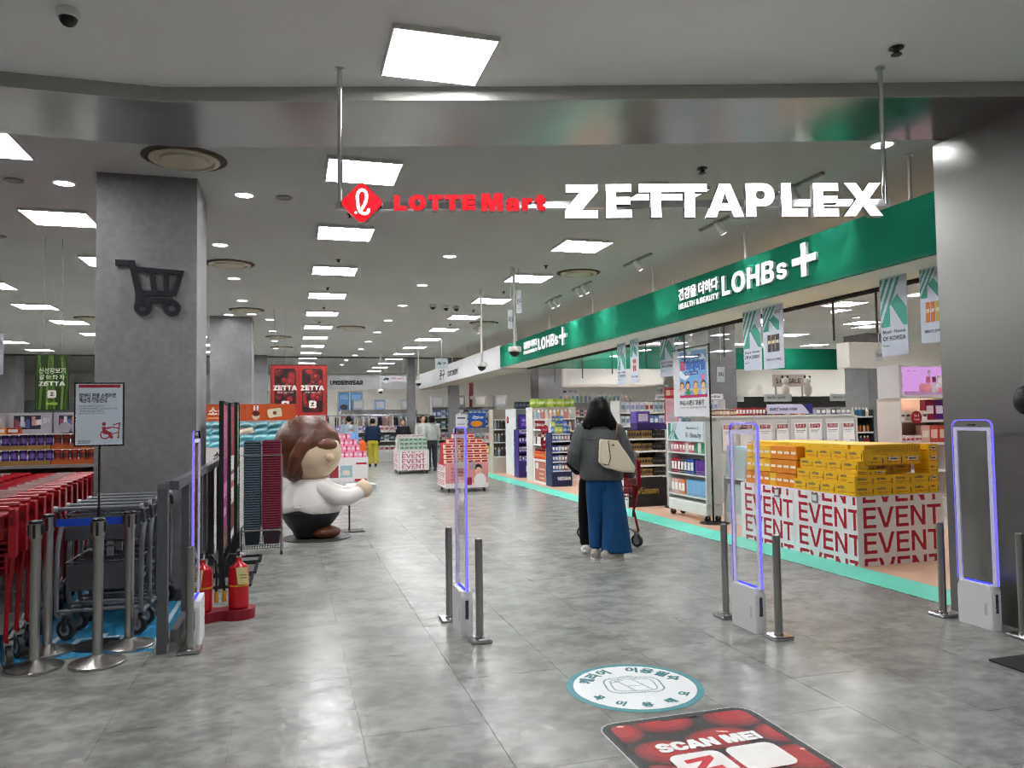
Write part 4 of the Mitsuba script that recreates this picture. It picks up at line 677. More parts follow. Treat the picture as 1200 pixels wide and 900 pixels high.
# the woman in the grey shirt jacket: local x to the camera's right, y away from it
WX, WY, WR = 3.20, 7.64, -16.0; WM = at(WX, WY, 0, WR)
w = thing('person', 'woman with long black hair, grey shirt jacket and wide blue jeans, seen from behind', 'person')
Rel, Rwr = (.33, .10, 1.06), (.46, .47, 1.11)
body = U(ell((-.005, .03, 1.62), (.075, .092, .11)), chain([((0, .0, 1.56), .05), ((.0, 0, 1.44), .055)]), loft([(.03, 0, .90, .15, .10), (.02, 0, 1.1, .13, .09), (0, 0, 1.35, .16, .10), (0, 0, 1.46, .10, .07)], 24),
         chain([((-.2, 0, 1.40), .045), ((-.29, -.03, 1.13), .036), ((-.17, .16, .98), .026)]), hand_m((-.17, .16, .98), (.3, .5, -.3), (0, 0, 1)), chain([((.2, 0, 1.38), .045), (Rel, .036), (Rwr, .027)]), hand_m(Rwr, (.15, 1, .05), (0, 0, 1), 1.05, 1.1),
         chain([((-.05, 0, .88), .085), ((-.07, .06, .48), .055), ((-.06, .065, .10), .036)]), chain([((.12, 0, .88), .085), ((.13, .0, .48), .055), ((.10, -.04, .09), .038)]))
put('body', soft(body, .03, 2, SKIN), 'satin', w, WM)
jl = loft([(-.058, .08, .115, .066, .09), (-.06, .08, .28, .072, .095), (-.058, .06, .48, .082, .105), (-.045, .03, .70, .112, .115), (-.03, 0, .86, .125, .12)], 28)
jr = loft([(.155, -.02, .085, .165, .135), (.15, -.02, .25, .150, .125), (.14, .0, .48, .132, .12), (.115, .0, .70, .128, .125), (.09, 0, .86, .125, .125)], 28)
def denim(v, k):
    n = meshkit.fbm(v * [9, 9, 3.5], 3, 4)[:, None]; return C('#1d4a78') * (.62 + .72 * n)
put('jeans', shade(soft(U(jl, jr, loft([(.03, 0, .80, .185, .125), (.03, 0, .92, .185, .125), (.03, 0, 1.0, .165, .115)], 32)), .03, 5, '#1d4a78'), denim), 'cloth', w, WM)
put('seam', MB().tube([(.318, -.03, .065), (.298, -.03, .25), (.270, -.02, .48), (.242, -.02, .70), (.214, -.02, .86)], .004, 5, '#16365a').tube([(.03, -.125, .86), (.035, -.118, .78), (.045, -.09, .70)], .004, 5, '#16365a'), 'cloth', w, WM)
jk = U(loft([(.02, -.01, .855, .215, .15), (.015, -.01, .90, .235, .16), (.01, -.01, 1.05, .225, .155), (.0, -.01, 1.25, .222, .15), (-.005, -.005, 1.38, .225, .125), (0, 0, 1.455, .13, .095), (0, .0, 1.50, .085, .08)], 36),
       chain([((-.185, 0, 1.385), .085), ((-.275, -.03, 1.16), .078), ((-.285, .0, 1.08), .075), ((-.19, .10, .99), .062)]), chain([((.185, 0, 1.375), .085), ((.285, .02, 1.16), .080), ((.325, .06, 1.03), .078), ((.365, .26, 1.06), .062), ((.42, .37, 1.09), .05)]), chain([((.325, .06, 1.03), .075), ((.345, .08, .90), .045)]))
def wool(v, k):
    n = meshkit.fbm(v * [8, 8, 5], 3, 2)[:, None]; return C('#55585a') * (.66 + .66 * n)
put('jacket', shade(soft(jk, .03, 6, '#55585a'), wool), 'cloth', w, WM)
put('back_seam', MB().tube([(-.20, -.135, 1.30), (-.1, -.172, 1.29), (.0, -.178, 1.288), (.1, -.172, 1.29), (.20, -.135, 1.30)], .004, 5, '#3c3f41').tube([(.0, -.18, 1.29), (.005, -.178, 1.1), (.012, -.183, .90)], .003, 5, '#424547'), 'cloth', w, WM)
hr = U(loft([(-.01, -.035, 1.43, .16, .10), (-.01, -.04, 1.47, .158, .11), (-.01, -.035, 1.54, .142, .118), (-.006, -.02, 1.62, .122, .122), (-.004, -.0, 1.69, .098, .10), (0, .01, 1.735, .055, .06), (0, .01, 1.752, .02, .02)], 32),
       chain([((-.08, -.03, 1.56), .06), ((-.135, -.04, 1.45), .06), ((-.195, -.03, 1.355), .022)]), chain([((.07, -.03, 1.56), .06), ((.125, -.05, 1.45), .06), ((.185, -.04, 1.365), .022)]), chain([((-.06, -.07, 1.5), .06), ((-.12, -.09, 1.42), .03)]), chain([((.05, -.07, 1.5), .06), ((.12, -.09, 1.41), .03)]))
put('hair', soft(hr, .025, 10, '#060505'), 'hairm', w, WM)
def sneaker(o, rz, c='#a9a5a0'):
    M = T().translate([float(q) for q in o]).rotate([0, 0, 1], rz); u = soft(U(ell((0, .03, .055), (.05, .13, .055)), ell((0, -.055, .075), (.042, .05, .05)), ell((0, .11, .045), (.042, .06, .035))) ^ m3.Manifold.cube([.3, .5, .2], True).translate([0, 0, .125]), .02, 1, c)
    s = MB().poly(affinity.scale(Point(0, 0).buffer(1, 12), .05, .145), Fr((0, .025, 0), (1, 0, 0), (0, 1, 0)), '#cfccc8', 0, .028); return M, u, s
for o, rz in (((.075, -.075, 0), -66), ((-.068, .03, 0), -14)):
    Mx, u, s = sneaker(o, rz); k = put('shoe', u, 'cloth', w, WM @ Mx); put('sole', s, 'satin', k, WM @ Mx)
# her bag
bg = thing('shoulder_bag', 'cream shoulder bag hanging on the back of the woman in grey', 'bag')
bp = Polygon([(-.015, 1.285), (.15, 1.27), (.245, 1.13), (.325, 1.00), (.315, .955), (.20, .965), (.015, 1.015), (-.03, 1.06)]).buffer(.012, 4); FB = Fr((0, -.200, 0), (1, 0, 0), (0, 0, 1))
hull = []
t1 = trimesh.creation.extrude_polygon(bp, .10, engine='earcut'); v = FB(t1.vertices + [0, 0, -.02]); bm = man(trimesh.Trimesh(v, t1.faces)); put('bag_body', soft(bm, .03, 5, '#d6cbb4'), 'satin', bg, WM)
put('side_panel', MB().poly(Polygon([(-.02, 1.275), (.055, 1.282), (.075, 1.10), (.05, 1.03), (-.015, 1.055)]), FB, '#dcd2bd', .078, .008).tube(FB([(.055, 1.282, .088), (.075, 1.10, .09), (.05, 1.03, .088), (-.01, 1.04, .086)]), .004, 5, '#3d3128'), 'satin', bg, WM)
put('strap', MB().tube([(.13, -.21, 1.25), (.15, -.20, 1.33), (.175, -.13, 1.43), (.175, -.0, 1.475), (.17, .10, 1.42), (.19, .16, 1.30)], .012, 6, '#4b3526').tube([(.095, -.27, 1.235), (.125, -.245, 1.26), (.14, -.22, 1.29)], .006, 5, '#35271d'), 'satin', bg, WM)
put('buckle', MB().ball((.105, -.285, 1.235), (.012, .008, .012), '#7b6750', 6), 'steel', bg, WM)
# companion in black, mostly hidden behind her, and their cart
person('person dressed in black beside the woman in grey, wearing white sneakers', 3.31, 8.06, -14, 1.54, '#0e0e10', '#0c0c0e', '#0d0b0b', '#dcd9d5', arms={-1: [(-.17, 0, 1.36), (-.30, -.05, 1.12), (-.20, .18, 1.0)], 1: [(.17, 0, 1.36), (.23, .05, 1.10), (.20, .28, 1.05)]}, legs={-1: [(-.11, 0, .9), (-.14, .02, .48), (-.15, -.06, .09)], 1: [(.09, 0, .9), (.08, .03, .48), (.06, .06, .09)]})
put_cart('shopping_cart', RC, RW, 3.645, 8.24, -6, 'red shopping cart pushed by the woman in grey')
# shoppers far down the aisle
person('shopper in a navy jacket and yellow trousers, walking away with an orange bag', 2.62, 25.7, 0, 1.60, '#1c2c44', '#b3a93c', '#16110f', '#26221f', wide=1.25, hair_len=0, face=False)
ob = thing('carrier_bag', 'orange carrier bag held by the shopper in yellow trousers', 'bag'); put('bag_body', soft(loft([(0, 0, .0, .09, .10), (0, 0, .05, .14, .15), (0, 0, .30, .13, .14), (0, 0, .40, .06, .05)], 20), .05, 2, '#e5641c'), 'satin', ob, at(2.26, 25.62, .50)); put('handle', MB().tube([(-.03, 0, .38), (0, 0, .46), (.03, 0, .38)], .008, 5, '#d85a18'), 'satin', ob, at(2.26, 25.62, .50))
person('shopper with tied black hair in a pale hoodie behind the strawberry stand', 4.05, 22.6, 8, 1.66, '#a9adab', '#3a3d42', '#121010', '#55565a', hair_len=.12, face=False)
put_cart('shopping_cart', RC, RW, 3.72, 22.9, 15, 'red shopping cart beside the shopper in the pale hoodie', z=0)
person('woman with short dark hair in black, behind the tissue display', 3.72, 26.3, 165, 1.56, '#26262a', '#222226', '#171211', hair_len=.12)
person('woman with long dark hair in a white top, behind the tissue display', 4.42, 26.4, 185, 1.68, '#c9c6c3', '#2c2c30', '#1b1412', hair_len=.22)
person('shopper with a grey cap behind the pink boxes', 1.75, 24.4, 0, 1.68, '#8d9aa6', '#33363c', '#121010', '#3a3a3d', hair_len=0, face=False)
person('shopper in a pale blue vest behind the pink boxes', 1.72, 23.2, 10, 1.40, '#6f9ccf', '#44474d', '#a8a6a2', '#3a3a3d', hair_len=0, face=False)
# black rounded shape cut by the right edge, made up as a fixture
put('guessed_fixture', soft(ell((0, 0, 0), (.05, .085, .10)), .02, 0, '#0a0a0b'), 'satin', None, at(4.862, 4.05, 1.60), 'black rounded fixture on the steel jamb at the right edge', 'wall fixture')
# ================================================================== PRODUCTS AND SHELVES
TOP = '#e9e6e2'
_pm = {}
def pbox(w, d, h, c, lab=TOP, lh=.45, stripe=None, txt=None):
    """a carton: front at y = 0 towards -y, standing on z = 0"""
    k = ('b', w, d, h, c, lab, lh, stripe, txt)
    if k not in _pm:
        m = MB().box(-w / 2, w / 2, 0, d, 0, h, c); fr = toCam(-w / 2, 0, 0)
        if lab: m.rect(fr, .12 * w, (.5 - lh / 2) * h, .76 * w, lh * h, lab, .0012)
        if stripe: m.rect(fr, 0, .06 * h, w, .13 * h, stripe, .0008); m.rect(toAisle(-w / 2, d, 0), 0, .06 * h, d, .13 * h, stripe, .0008)
        if txt: m.text(fr, w / 2, .52 * h, .2 * h, txt, '#15266b', w=.55 * w, wt=800, anchor='c', z=.002)
        _pm[k] = m
    return _pm[k]
def pbot(r, h, c, cap='#e9e6e2', lab=None, neck=.45):
    k = ('t', r, h, c, cap, lab, neck)
    if k not in _pm:
        m = MB(); pr = [(.001, 0, c), (r, 0, c), (r, h * .25, c), (r, h * .25, lab or c), (r, h * .55, lab or c), (r, h * .55, c), (r, h * .68, c), (r * neck, h * .78, c), (r * neck, h * .8, cap), (r * neck * 1.15, h * .8, cap), (r * neck * 1.15, h, cap), (.001, h, cap)]
        q = [p for i, p in enumerate(pr)]; m.lathe(q, 10, c, sharp=30); _pm[k] = m
    return _pm[k]
def pcan(r, h, c, lab=None, top='#d9d7d3'):
    k = ('c', r, h, c, lab, top)
    if k not in _pm: _pm[k] = MB().lathe([(.001, 0, c), (r, 0, c), (r, h * .2, c), (r, h * .2, lab or c), (r, h * .7, lab or c), (r, h * .7, c), (r, h * .93, c), (r, h * .93, top), (r, h, top), (.001, h, top)], 12, c)
    return _pm[k]
def ppouch(w, h, c, lab=None):
    k = ('p', w, h, c, lab)
    if k not in _pm:
        m = MB(); n = 5; xs = np.linspace(-w / 2, w / 2, n); zs = np.linspace(0, h, n)
        for s in (-1, 1):
            g = np.array([[x, s * .5 * .35 * w * (1 - (2 * x / w) ** 2) ** .5 * math.sin(math.pi * min(max(z / h, .0), 1)) ** .5, z] for z in zs for x in xs]); f = [[a * n + b, a * n + b + 1, a * n + n + b + 1, a * n + n + b] for a in range(n - 1) for b in range(n - 1)]; f = np.array([[q[0], q[1], q[2]] for q in f] + [[q[0], q[2], q[3]] for q in f])
            col = np.array([C(lab if lab and abs(x) < .3 * w and .25 < z / h < .75 else c) for z in zs for x in xs]); m.add(g, f if s < 0 else f[:, ::-1], col)
        _pm[k] = m
    return _pm[k]
ROT = {'-y': 0, '-x': -90, '+x': 90, '+y': 180}
def row(name, cat, label, group, mbs, x, y, z, face, n, step, jit=.003, bsdf='satin', parts=None, pat=None):
    """n things of a kind in a row; x, y: the first one's front centre; the row runs to the reader's right"""
    a = math.radians(ROT[face]); dx, dy = math.cos(a), math.sin(a)
    for i in range(n):
        mb = mbs[pat[i % len(pat)] if pat else rng.randrange(len(mbs))]; o = rng.uniform(0, jit) * 2
        put(name, mb, bsdf, None, at(x + dx * step * i - dy * o, y + dy * step * i + dx * o, z, ROT[face] + rng.uniform(-1, 1) * (300 * jit)), f'{label}, {nth(i)} from left', cat, group)
def shelf(name, label, x0, x1, y0, y1, zs, h, face='-y', c='#c9c8c5', back=None, base=None, sides=True, cat='shelf', group=None, th=.022, lip='#d8d6d2'):
    """gondola with its open side towards `face`; zs: the heights of its boards"""
    t = thing(name, label, cat, group); ax = 'y' in face; d = .02
    bx = {'-y': (x0, x1, y1 - d, y1), '+y': (x0, x1, y0, y0 + d), '-x': (x1 - d, x1, y0, y1), '+x': (x0, x0 + d, y0, y1)}[face]
    put('back_panel', MB().box(*bx, .0, h, back or c), 'satin', t)
    if sides:
        for s in (0, 1):
            q = ((x0, x0 + d) if s == 0 else (x1 - d, x1)) + (y0, y1) if ax else (x0, x1) + ((y0, y0 + d) if s == 0 else (y1 - d, y1)); put('side_panel', MB().box(*q, 0, h, c), 'satin', t)
    put('base', MB().box(x0 + (.0 if not ax else .02), x1 - (.0 if not ax else .02), y0 + (.02 if not ax else 0), y1 - (.02 if not ax else 0), 0, zs[0] - .001 if zs else .1, base or c), 'satin', t)
    for z in zs:
        m = MB().box(x0 + (.02 if ax else 0), x1 - (.02 if ax else 0), y0 + (0 if ax else .02), y1 - (0 if ax else .02), z, z + th, c)
        f = {'-y': (x0 + .02, x1 - .02, y0 - .006, y0), '+y': (x0, x1, y1, y1 + .006), '-x': (x0 - .006, x0, y0 + .02, y1 - .02), '+x': (x1, x1 + .006, y0, y1)}[face]; m.box(*f, z - .012, z + th, lip); put('board', m, 'satin', t)
    return t
# ------------------------------------------------------------------ the EVENT island with yellow boxes
IX0, IX1, IY0, IY1 = 5.42, 6.49, 6.38, 8.42; EVR = '#a3142c'
isl = thing('promotion_table', 'white promotion table with big red lettering under the yellow boxes', 'promotion table')
put('core', MB().box(IX0 + .03, IX1 - .03, IY0 + .03, IY1 - .03, .02, .685, '#8f8c8a'), 'matte', isl); put('top_board', MB().box(IX0 + .015, IX1 - .015, IY0 + .015, IY1 - .015, .68, .695, '#cfcaca'), 'satin', isl)
def ev_panel(fr, w, h, lh, pitch, parent, x0=.06, lw=None, base=.12, col=EVR, bg='#dcd6da', d=.015, shift=0):
    k = put('panel', MB().slab(fr, 0.003, 0, w - .006, h, d, bg, -d), 'satin', parent); clip = sbox(.004, .004, w - .004, h - .004); m = MB()
    for r in range(-1, int(h / pitch) + 2): m.text(fr, x0, base + r * pitch, lh, 'EVENT', col, w=lw or w - 2 * x0 + .01, wt=600, z=.0015, clip=clip)
    put('lettering', m, 'satin', k); return k
ev_panel(toCam(IX0, IY0, 0), 1.07, .69, .205, .253, isl, .07, .97, .125); ev_panel(toAisle(IX0, 7.38, 0), 1.0, .69, .205, .253, isl, .09, .96, .105); ev_panel(toAisle(IX0, 8.42, 0), 1.04, .69, .205, .253, isl, .09, .93, .105); ev_panel(toRight(IX1, IY0, 0), 2.04, .69, .205, .253, isl, .07, .97, .125)
for y in (7.05, 7.72): put('price_holder', MB().slab(toAisle(IX0, y, .575), 0, 0, .09, .10, .006, '#6f7072', .004).rect(toAisle(IX0, y, .575), .012, .02, .066, .065, '#c9c9c9', .012), 'satin', isl)
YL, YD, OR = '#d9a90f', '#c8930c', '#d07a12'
def ybox(w, d, h, c=YL, lab=True):
    k = ('y', w, d, h, c, lab)
    if k not in _pm:
        m = MB().bev(-w / 2, w / 2, 0, d, 0, h, c, .002); fr = toCam(-w / 2, 0, 0)
        m.text(fr, .14 * w, .56 * h, .24 * h, 'imVita', '#28304a', w=.46 * w, wt=800, z=.001).rect(fr, .14 * w, .30 * h, .72 * w, .05 * h, '#b3331f', .001).rect(fr, .14 * w, .18 * h, .5 * w, .04 * h, '#8a6a10', .001).rect(fr, .90 * w, .15 * h, .05 * w, .55 * h, '#5a3a1a', .001)
        if lab == 2: m.rect(fr, .25 * w, .42 * h, .5 * w, .32 * h, '#e6e2d6', .0018).rect(fr, .3 * w, .5 * h, .4 * w, .15 * h, '#3a3a3a', .0022)
        fs = toAisle(-w / 2, d, 0); m.rect(fs, .15 * d, .3 * h, .7 * d, .06 * h, '#b3331f', .001); _pm[k] = m
    return _pm[k]
def yb(mb, x, y, z, rz, label, group): put('carton', mb, 'satin', None, at(x, y, z, rz + rng.uniform(-.6, .6)), label, 'box', group)
g1 = 'yellow boxes facing the entrance'; g2 = 'yellow boxes facing the aisle'; g3 = 'orange and yellow boxes at the far end'; g4 = 'thin yellow packs on top'
for r in range(2):
    for i in range(4): yb(ybox(.232, .12, .10), 5.54 + .234 * i, 6.40, .696 + .101 * r, 0, f'yellow box facing the entrance, {nth(i)} from left in the {("bottom", "second")[r]} layer', g1)
for r in range(5): yb(ybox(.115, .20, .100, YL, 2 if r in (1, 3, 4) else 1), 6.418, 6.41, .696 + .101 * r, 0, f'yellow box on end at the right corner of the pile, {nth(r)} from below', 'yellow boxes at the right corner')
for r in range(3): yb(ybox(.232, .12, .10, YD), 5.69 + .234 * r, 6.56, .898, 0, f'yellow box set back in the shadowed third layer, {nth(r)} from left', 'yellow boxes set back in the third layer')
for i, l in enumerate((1, 2, 2)): yb(ybox(.230, .14, .104, YL, l), 5.70 + .234 * i, 6.43, .999, 0, f'yellow box facing the entrance in the fourth layer, {nth(i)} from the left', g1)
for i in range(2): yb(ybox(.18, .12, .05, YL, 1 + i), 5.56 + .19 * i, 6.42, .898, 0, f'flat yellow box {("at the left", "with a white label")[i]} in the third layer of the pile', g1)
TH = MB().bev(-.0145, .0145, 0, .2, 0, .102, YL, .002).rect(toCam(-.0145, 0, 0), .006, .02, .017, .06, '#c08a0a', .001)
for i in range(23): yb(TH, 5.60 + .0305 * i, 6.44, 1.104, 0, f'thin yellow pack standing upright on top of the pile, {nth(i)} from left', g4)
for rr in range(1, 9):
    for i in range(3): yb(ybox(.235, .21, .05, '#dcb01a'), 5.68 + .24 * i + (.0), 6.44 + .215 * rr, 1.155, 0, f'flat yellow box on top of the pile, {nth(i)} from left in the {nth(rr - 1)} row', 'flat yellow boxes on top of the pile')
for r in range(4):
    z = .696 + .115 * r; off = (.0, .03, .06, .11)[r]
    for i in range(4): yb(ybox(.222, .13, .113), 5.435 + off, 7.27 - .226 * i - .02 * r, z, -90, f'yellow box facing the aisle, {nth(i)} from left in the {nth(r)} layer', g2)
for r in range(3):
    z = .696 + .158 * r
    for i in range(8):
        c = [OR, '#dba716'][(i < 4 if r else i % 5 == 4)]; m_ = pbox(.118, .13, .15, c, '#e9d9b8', .2); yb(m_, 5.45 + .01 * r, 8.28 - .122 * i, z, -90, f'{("orange", "yellow")[c != OR]} box at the far end of the table, {nth(i)} from left, {nth(r)} layer', g3)
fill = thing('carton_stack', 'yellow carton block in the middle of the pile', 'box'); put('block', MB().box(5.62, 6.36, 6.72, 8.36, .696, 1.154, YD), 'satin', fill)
# ------------------------------------------------------------------ white cart stand with beauty products and the tall promotion poster
ks = thing('display_stand', 'white wheeled display stand with a K sign and three shelves of products', 'display stand')
W = '#cfd2d0'
put('base', MB().bev(5.70, 5.97, 9.74, 10.88, .09, .26, W, .01), 'satin', ks); put('end_panel', MB().box(5.70, 5.95, 9.72, 9.745, .26, 1.44, W), 'satin', ks); put('end_panel', MB().box(5.70, 5.95, 10.86, 10.885, .26, 1.44, W), 'satin', ks); put('back_panel', MB().box(5.93, 5.95, 9.745, 10.86, .26, 1.44, W), 'satin', ks)
for z in (.34, .66, .98):
    k = put('board', MB().box(5.70, 5.93, 9.745, 10.86, z - .02, z, W), 'satin', ks); m = MB()
    for q in (.03, .06): m.cyl((5.69, 9.75, z + q), (5.69, 10.86, z + q), .004, n=5, c='#b9bcc0')
    put('guard_rail', m, 'chrome', k)
m = MB().box(5.69, 5.705, 9.75, 10.86, 1.15, 1.44, '#c3cdd6'); F = toAisle(5.69, 10.86, 1.15)
k1 = lambda x, y, s: [Polygon([(x, y), (x + .22 * s, y), (x + .22 * s, y + s), (x, y + s)]), Polygon([(x + .26 * s, y + .48 * s), (x + .62 * s, y), (x + .9 * s, y), (x + .42 * s, y + .62 * s)])] + [Polygon([(x + .02 * s + a, y), (x + .10 * s + a, y), (x + .62 * s + a, y + s), (x + .54 * s + a, y + s)]) for a in (0.0, .13 * s, .26 * s)]
def kshape(m, F, x, y, s, c='#2f7d6c', bg='#c3cdd6', z=.002, wd=1.0):
    ps = k1(0, 0, 1.0)
    for i, p in enumerate(ps):
        p = affinity.translate(affinity.scale(p, s * wd, s, origin=(0, 0)), x, y).intersection(sbox(x, y, x + .92 * s * wd, y + s))
        if i == 0: p2 = p; m.poly(p, F, c, z)
        elif i == 1: m.poly(p, F, c, z)
        else: m.poly(p, F, bg, z + .001); m.poly(affinity.translate(affinity.scale(p, .55, 1), .01 * s, 0).intersection(sbox(x, y, x + .92 * s * wd, y + s)), F, c, z + .002)
kshape(m, F, .05, .02, .25, wd=1.5); m.text(F, .62, .18, .035, 'Number 1', '#4b5560', w=.36, z=.002).text(F, .60, .06, .07, 'K-Beauty', '#37414b', w=.44, z=.002); put('header', m, 'satin', ks)
for q in ((5.75, 9.80), (5.92, 9.80), (5.75, 10.82), (5.92, 10.82)): put('caster', MB().cyl((q[0], q[1] - .014, .045), (q[0], q[1] + .014, .045), .045, n=14, c='#232427').box(q[0] - .012, q[0] + .012, q[1] - .02, q[1] + .02, .05, .095, '#8e9093'), 'satin', ks)
bxs = lambda cols, w, h, d=.10, lab=TOP, lh=.5: [pbox(w, d, h, c, lab, lh) for c in cols]
row('cosmetic_box', 'box', 'cosmetic box on the top shelf of the white stand', 'boxes on the top shelf of the white stand', bxs(('#c98b98', '#b8324a', '#d9d2cf', '#c05a6a'), .085, .15), 5.74, 10.80, .981, '-x', 8, .092)
row('cosmetic_box', 'box', 'box at the right of the white stand\'s top shelf', 'green boxes on the white stand', bxs(('#1d8a4f', '#d5d8d5'), .085, .15, lab=None), 5.74, 10.06, .981, '-x', 3, .095, pat=[0, 1, 0])
for i, (c, n) in enumerate((('#8e1a2b', 3), ('#1f3a4a', 2), ('#1b4f9e', 2))):
    row('cosmetic_box', 'box', f'{("dark red", "teal", "blue")[i]} box on the middle shelf of the white stand', f'{("dark red", "teal", "blue")[i]} boxes on the white stand', [pbox(.09, .12, .22, c, '#e2dfdd', .55)], 5.74, 10.79 - (0, .30, .50)[i], .661, '-x', n, .097)
row('cosmetic_box', 'box', 'plain purple box on the white stand', 'purple boxes on the white stand', [pbox(.07, .12, .21, '#4d1f79', '#5c2b8c', .9)], 5.74, 10.06, .661, '-x', 4, .075)
row('cosmetic_box', 'box', 'pink or orange box on the white stand\'s bottom shelf', 'pink and orange boxes on the white stand', bxs(('#c9837f', '#d9762a', '#d3a7a0'), .10, .22), 5.74, 10.79, .341, '-x', 4, .107)
row('cosmetic_box', 'box', 'light blue box on the white stand\'s bottom shelf', 'light blue boxes on the white stand', [pbox(.055, .12, .23, '#6fa3cf', '#7eaed6', .8)], 5.74, 10.34, .341, '-x', 10, .057)
pg = thing('poster_stand', 'tall promotion poster on a black pole, with a blue sky and four cartoon children', 'poster stand')
put('pole', MB().cyl((5.76, 9.66, .01), (5.76, 9.66, 2.57), .013, n=10, c='#161719').cyl((5.76, 9.66, 2.55), (5.76, 10.76, 2.55), .010, n=8, c='#161719'), 'satin', pg); put('base', MB().lathe([(.001, 0), (.21, 0), (.21, .008), (.02, .016)], 28, '#1c1c1e'), 'satin', pg, at(5.78, 9.66, .003))
F = toAisle(5.755, 10.72, 1.52); m = MB().slab(F, 0, 0, 1.03, 1.0, .008, '#cfcfd4', -.008).rect(F, .20, .28, .80, .70, '#6fa6d8', .001).rect(F, .20, .28, .80, .045, '#b01f62', .002)
for x, y, r in ((.28, .62, .06), (.36, .60, .07), (.44, .61, .05), (.86, .87, .07), (.93, .83, .05), (.5, .95, .05), (.24, .66, .05)): m.poly(affinity.scale(Point(x, y).buffer(r, 8), 1.1, .7), F, '#dfe6ef', .003 + .0002 * r)
m.poly(affinity.scale(Point(.88, .57).buffer(.05, 8), 1, 1.1), F, '#d9669a', .0035)
for x, c, hc in ((.27, '#c9c4c0', '#7a4a2c'), (.45, '#2f7d4c', '#2a211e'), (.68, '#d9b53c', '#a8672c'), (.90, '#cfc7c2', '#4a3c36')):
    m.poly(affinity.scale(Point(x, .375).buffer(.075, 8), 1, .75).union(sbox(x - .055, .325, x + .055, .38)), F, c, .004).poly(Point(x, .47).buffer(.065, 10), F, hc, .0045).poly(affinity.scale(Point(x, .455).buffer(.052, 8), 1, .85), F, '#d9ae8d', .005)
    for s in (-1, 1): m.poly(Point(x + s * .018, .46).buffer(.006), F, '#2a1d18', .0055); m.poly(LineString([(x + s * .06, .39), (x + s * .11, .41)]).buffer(.014), F, '#d9ae8d', .0042)
m.text(F, .30, .86, .05, '피앤지 즐겨찾기 혜택', '#1f3f86', w=.55, bold=2, cjk=True, z=.006)
m.text(F, .23, .70, .14, 'S!', '#d2476c', w=.14, wt=900, bold=3, z=.006).text(F, .40, .70, .115, '최대미일', '#2f5fb4', w=.56, bold=6, cjk=True, z=.006).poly(rrect(.36, .62, .40, .055, .02), F, '#2a4a94', .006).text(F, .40, .635, .025, '9/25 ~ 10/8', '#e6e9f2', w=.32, z=.007)
m.text(F, .20, .175, .06, 'P&G 브랜드 모음전', '#1c1d22', w=.70, bold=3, cjk=True, z=.002).text(F, .20, .12, .025, '행사카드로 구매하시면 할인 혜택', '#6a6c74', w=.75, bold=1, cjk=True, z=.002); put('poster', m, 'satin', pg)
# ------------------------------------------------------------------ pale blue packs, price poster wall and what is behind it
tp = shelf('display_shelf', 'white two-level shelf with stacks of pale blue packs, behind the tall poster', 5.99, 6.76, 9.15, 9.75, (.12, .62), .66, '-y', '#cfcfcd', sides=False, back='#bdbdbb')
for lv, z in ((0, .142), (1, .642)):
    for s in range(3):
        for k in range(13 if lv else 12): put('tissue_pack', pbox(.235, .5, .033, '#a9b7b9' if k < 12 else '#9cc3d6', '#7f9296', .35), 'satin', None, at(6.13 + .243 * s, 9.17 + .006 * (12 - k), z + .034 * k, rng.uniform(-.8, .8)), f'flat pale blue pack, {nth(k)} from below in the {nth(s)} stack, {("lower", "upper")[lv]} shelf', 'tissue pack', f'{("lower", "upper")[lv]} stacks of pale blue packs')
pw = thing('partition', 'white shelf back with a row of price posters behind the yellow boxes', 'partition'); put('panel', MB().box(7.0, 9.82, 11.5, 11.54, .05, 1.47, '#d6d5d5').box(7.0, 9.82, 11.49, 11.56, 1.45, 1.48, '#a9a8a8'), 'satin', pw)
for x in (7.0, 7.70, 8.40, 9.12, 9.80): put('upright', MB().box(x - .02, x + .02, 11.47, 11.5, .02, 1.5, '#b5b4b4'), 'satin', pw)
for i, (x, t1, t2) in enumerate(((7.06, '50% 할인', '5,000'), (7.40, '20% 할인', '4,000'), (7.77, '1+1 행사', '10,900'), (8.12, '50% 할인', '11,900'), (8.49, '1+1', '8,900'), (8.79, '1+1', '8,900'), (9.16, '50% 할인', '9,900'), (9.50, '10% 할인', '10,000'))):
    F = toCam(x, 11.465, .93); m = MB().slab(F, 0, 0, .25, .45, .006, '#f0efef', -.006).rect(F, .02, .36, .21, .07, '#8e2036', .001).text(F, .125, .375, .045, t1, '#e6dcdc', w=.17, bold=2, cjk=True, anchor='c', z=.002).rect(F, .03, .31, .19, .012, '#8a8a8e', .001).rect(F, .03, .28, .15, .010, '#a5a5a8', .001)
    m.text(F, .235, .04, .052, t2, '#8e2036', w=.16, wt=700, anchor='r', z=.002).rect(F, .15, .12, .08, .01, '#55555a', .001); put('price_poster', m, 'satin', pw)
sg2 = thing('shelf_sign', 'white and violet sign reading MUST HAVE ITEM above the price posters', 'sign'); F = toCam(9.0, 12.98, 1.545); m = MB().slab(F, 0, 0, 1.05, .19, .02, '#c5c2da', -.02).text(F, .06, .06, .06, 'MUST HAVE ITEM', '#23235a', w=.62, wt=800, z=.002).poly(Polygon([(.80, .19), (1.05, .19), (1.05, .0), (.98, .0)]), F, '#28286e', .002); put('board', m, 'satin', sg2)
cs = shelf('display_shelf', 'low cosmetics shelf with red and brown products behind the price posters', 7.6, 11.0, 12.98, 13.5, (.6, 1.05, 1.50), 1.52, '-y', '#bdbcba', sides=True)
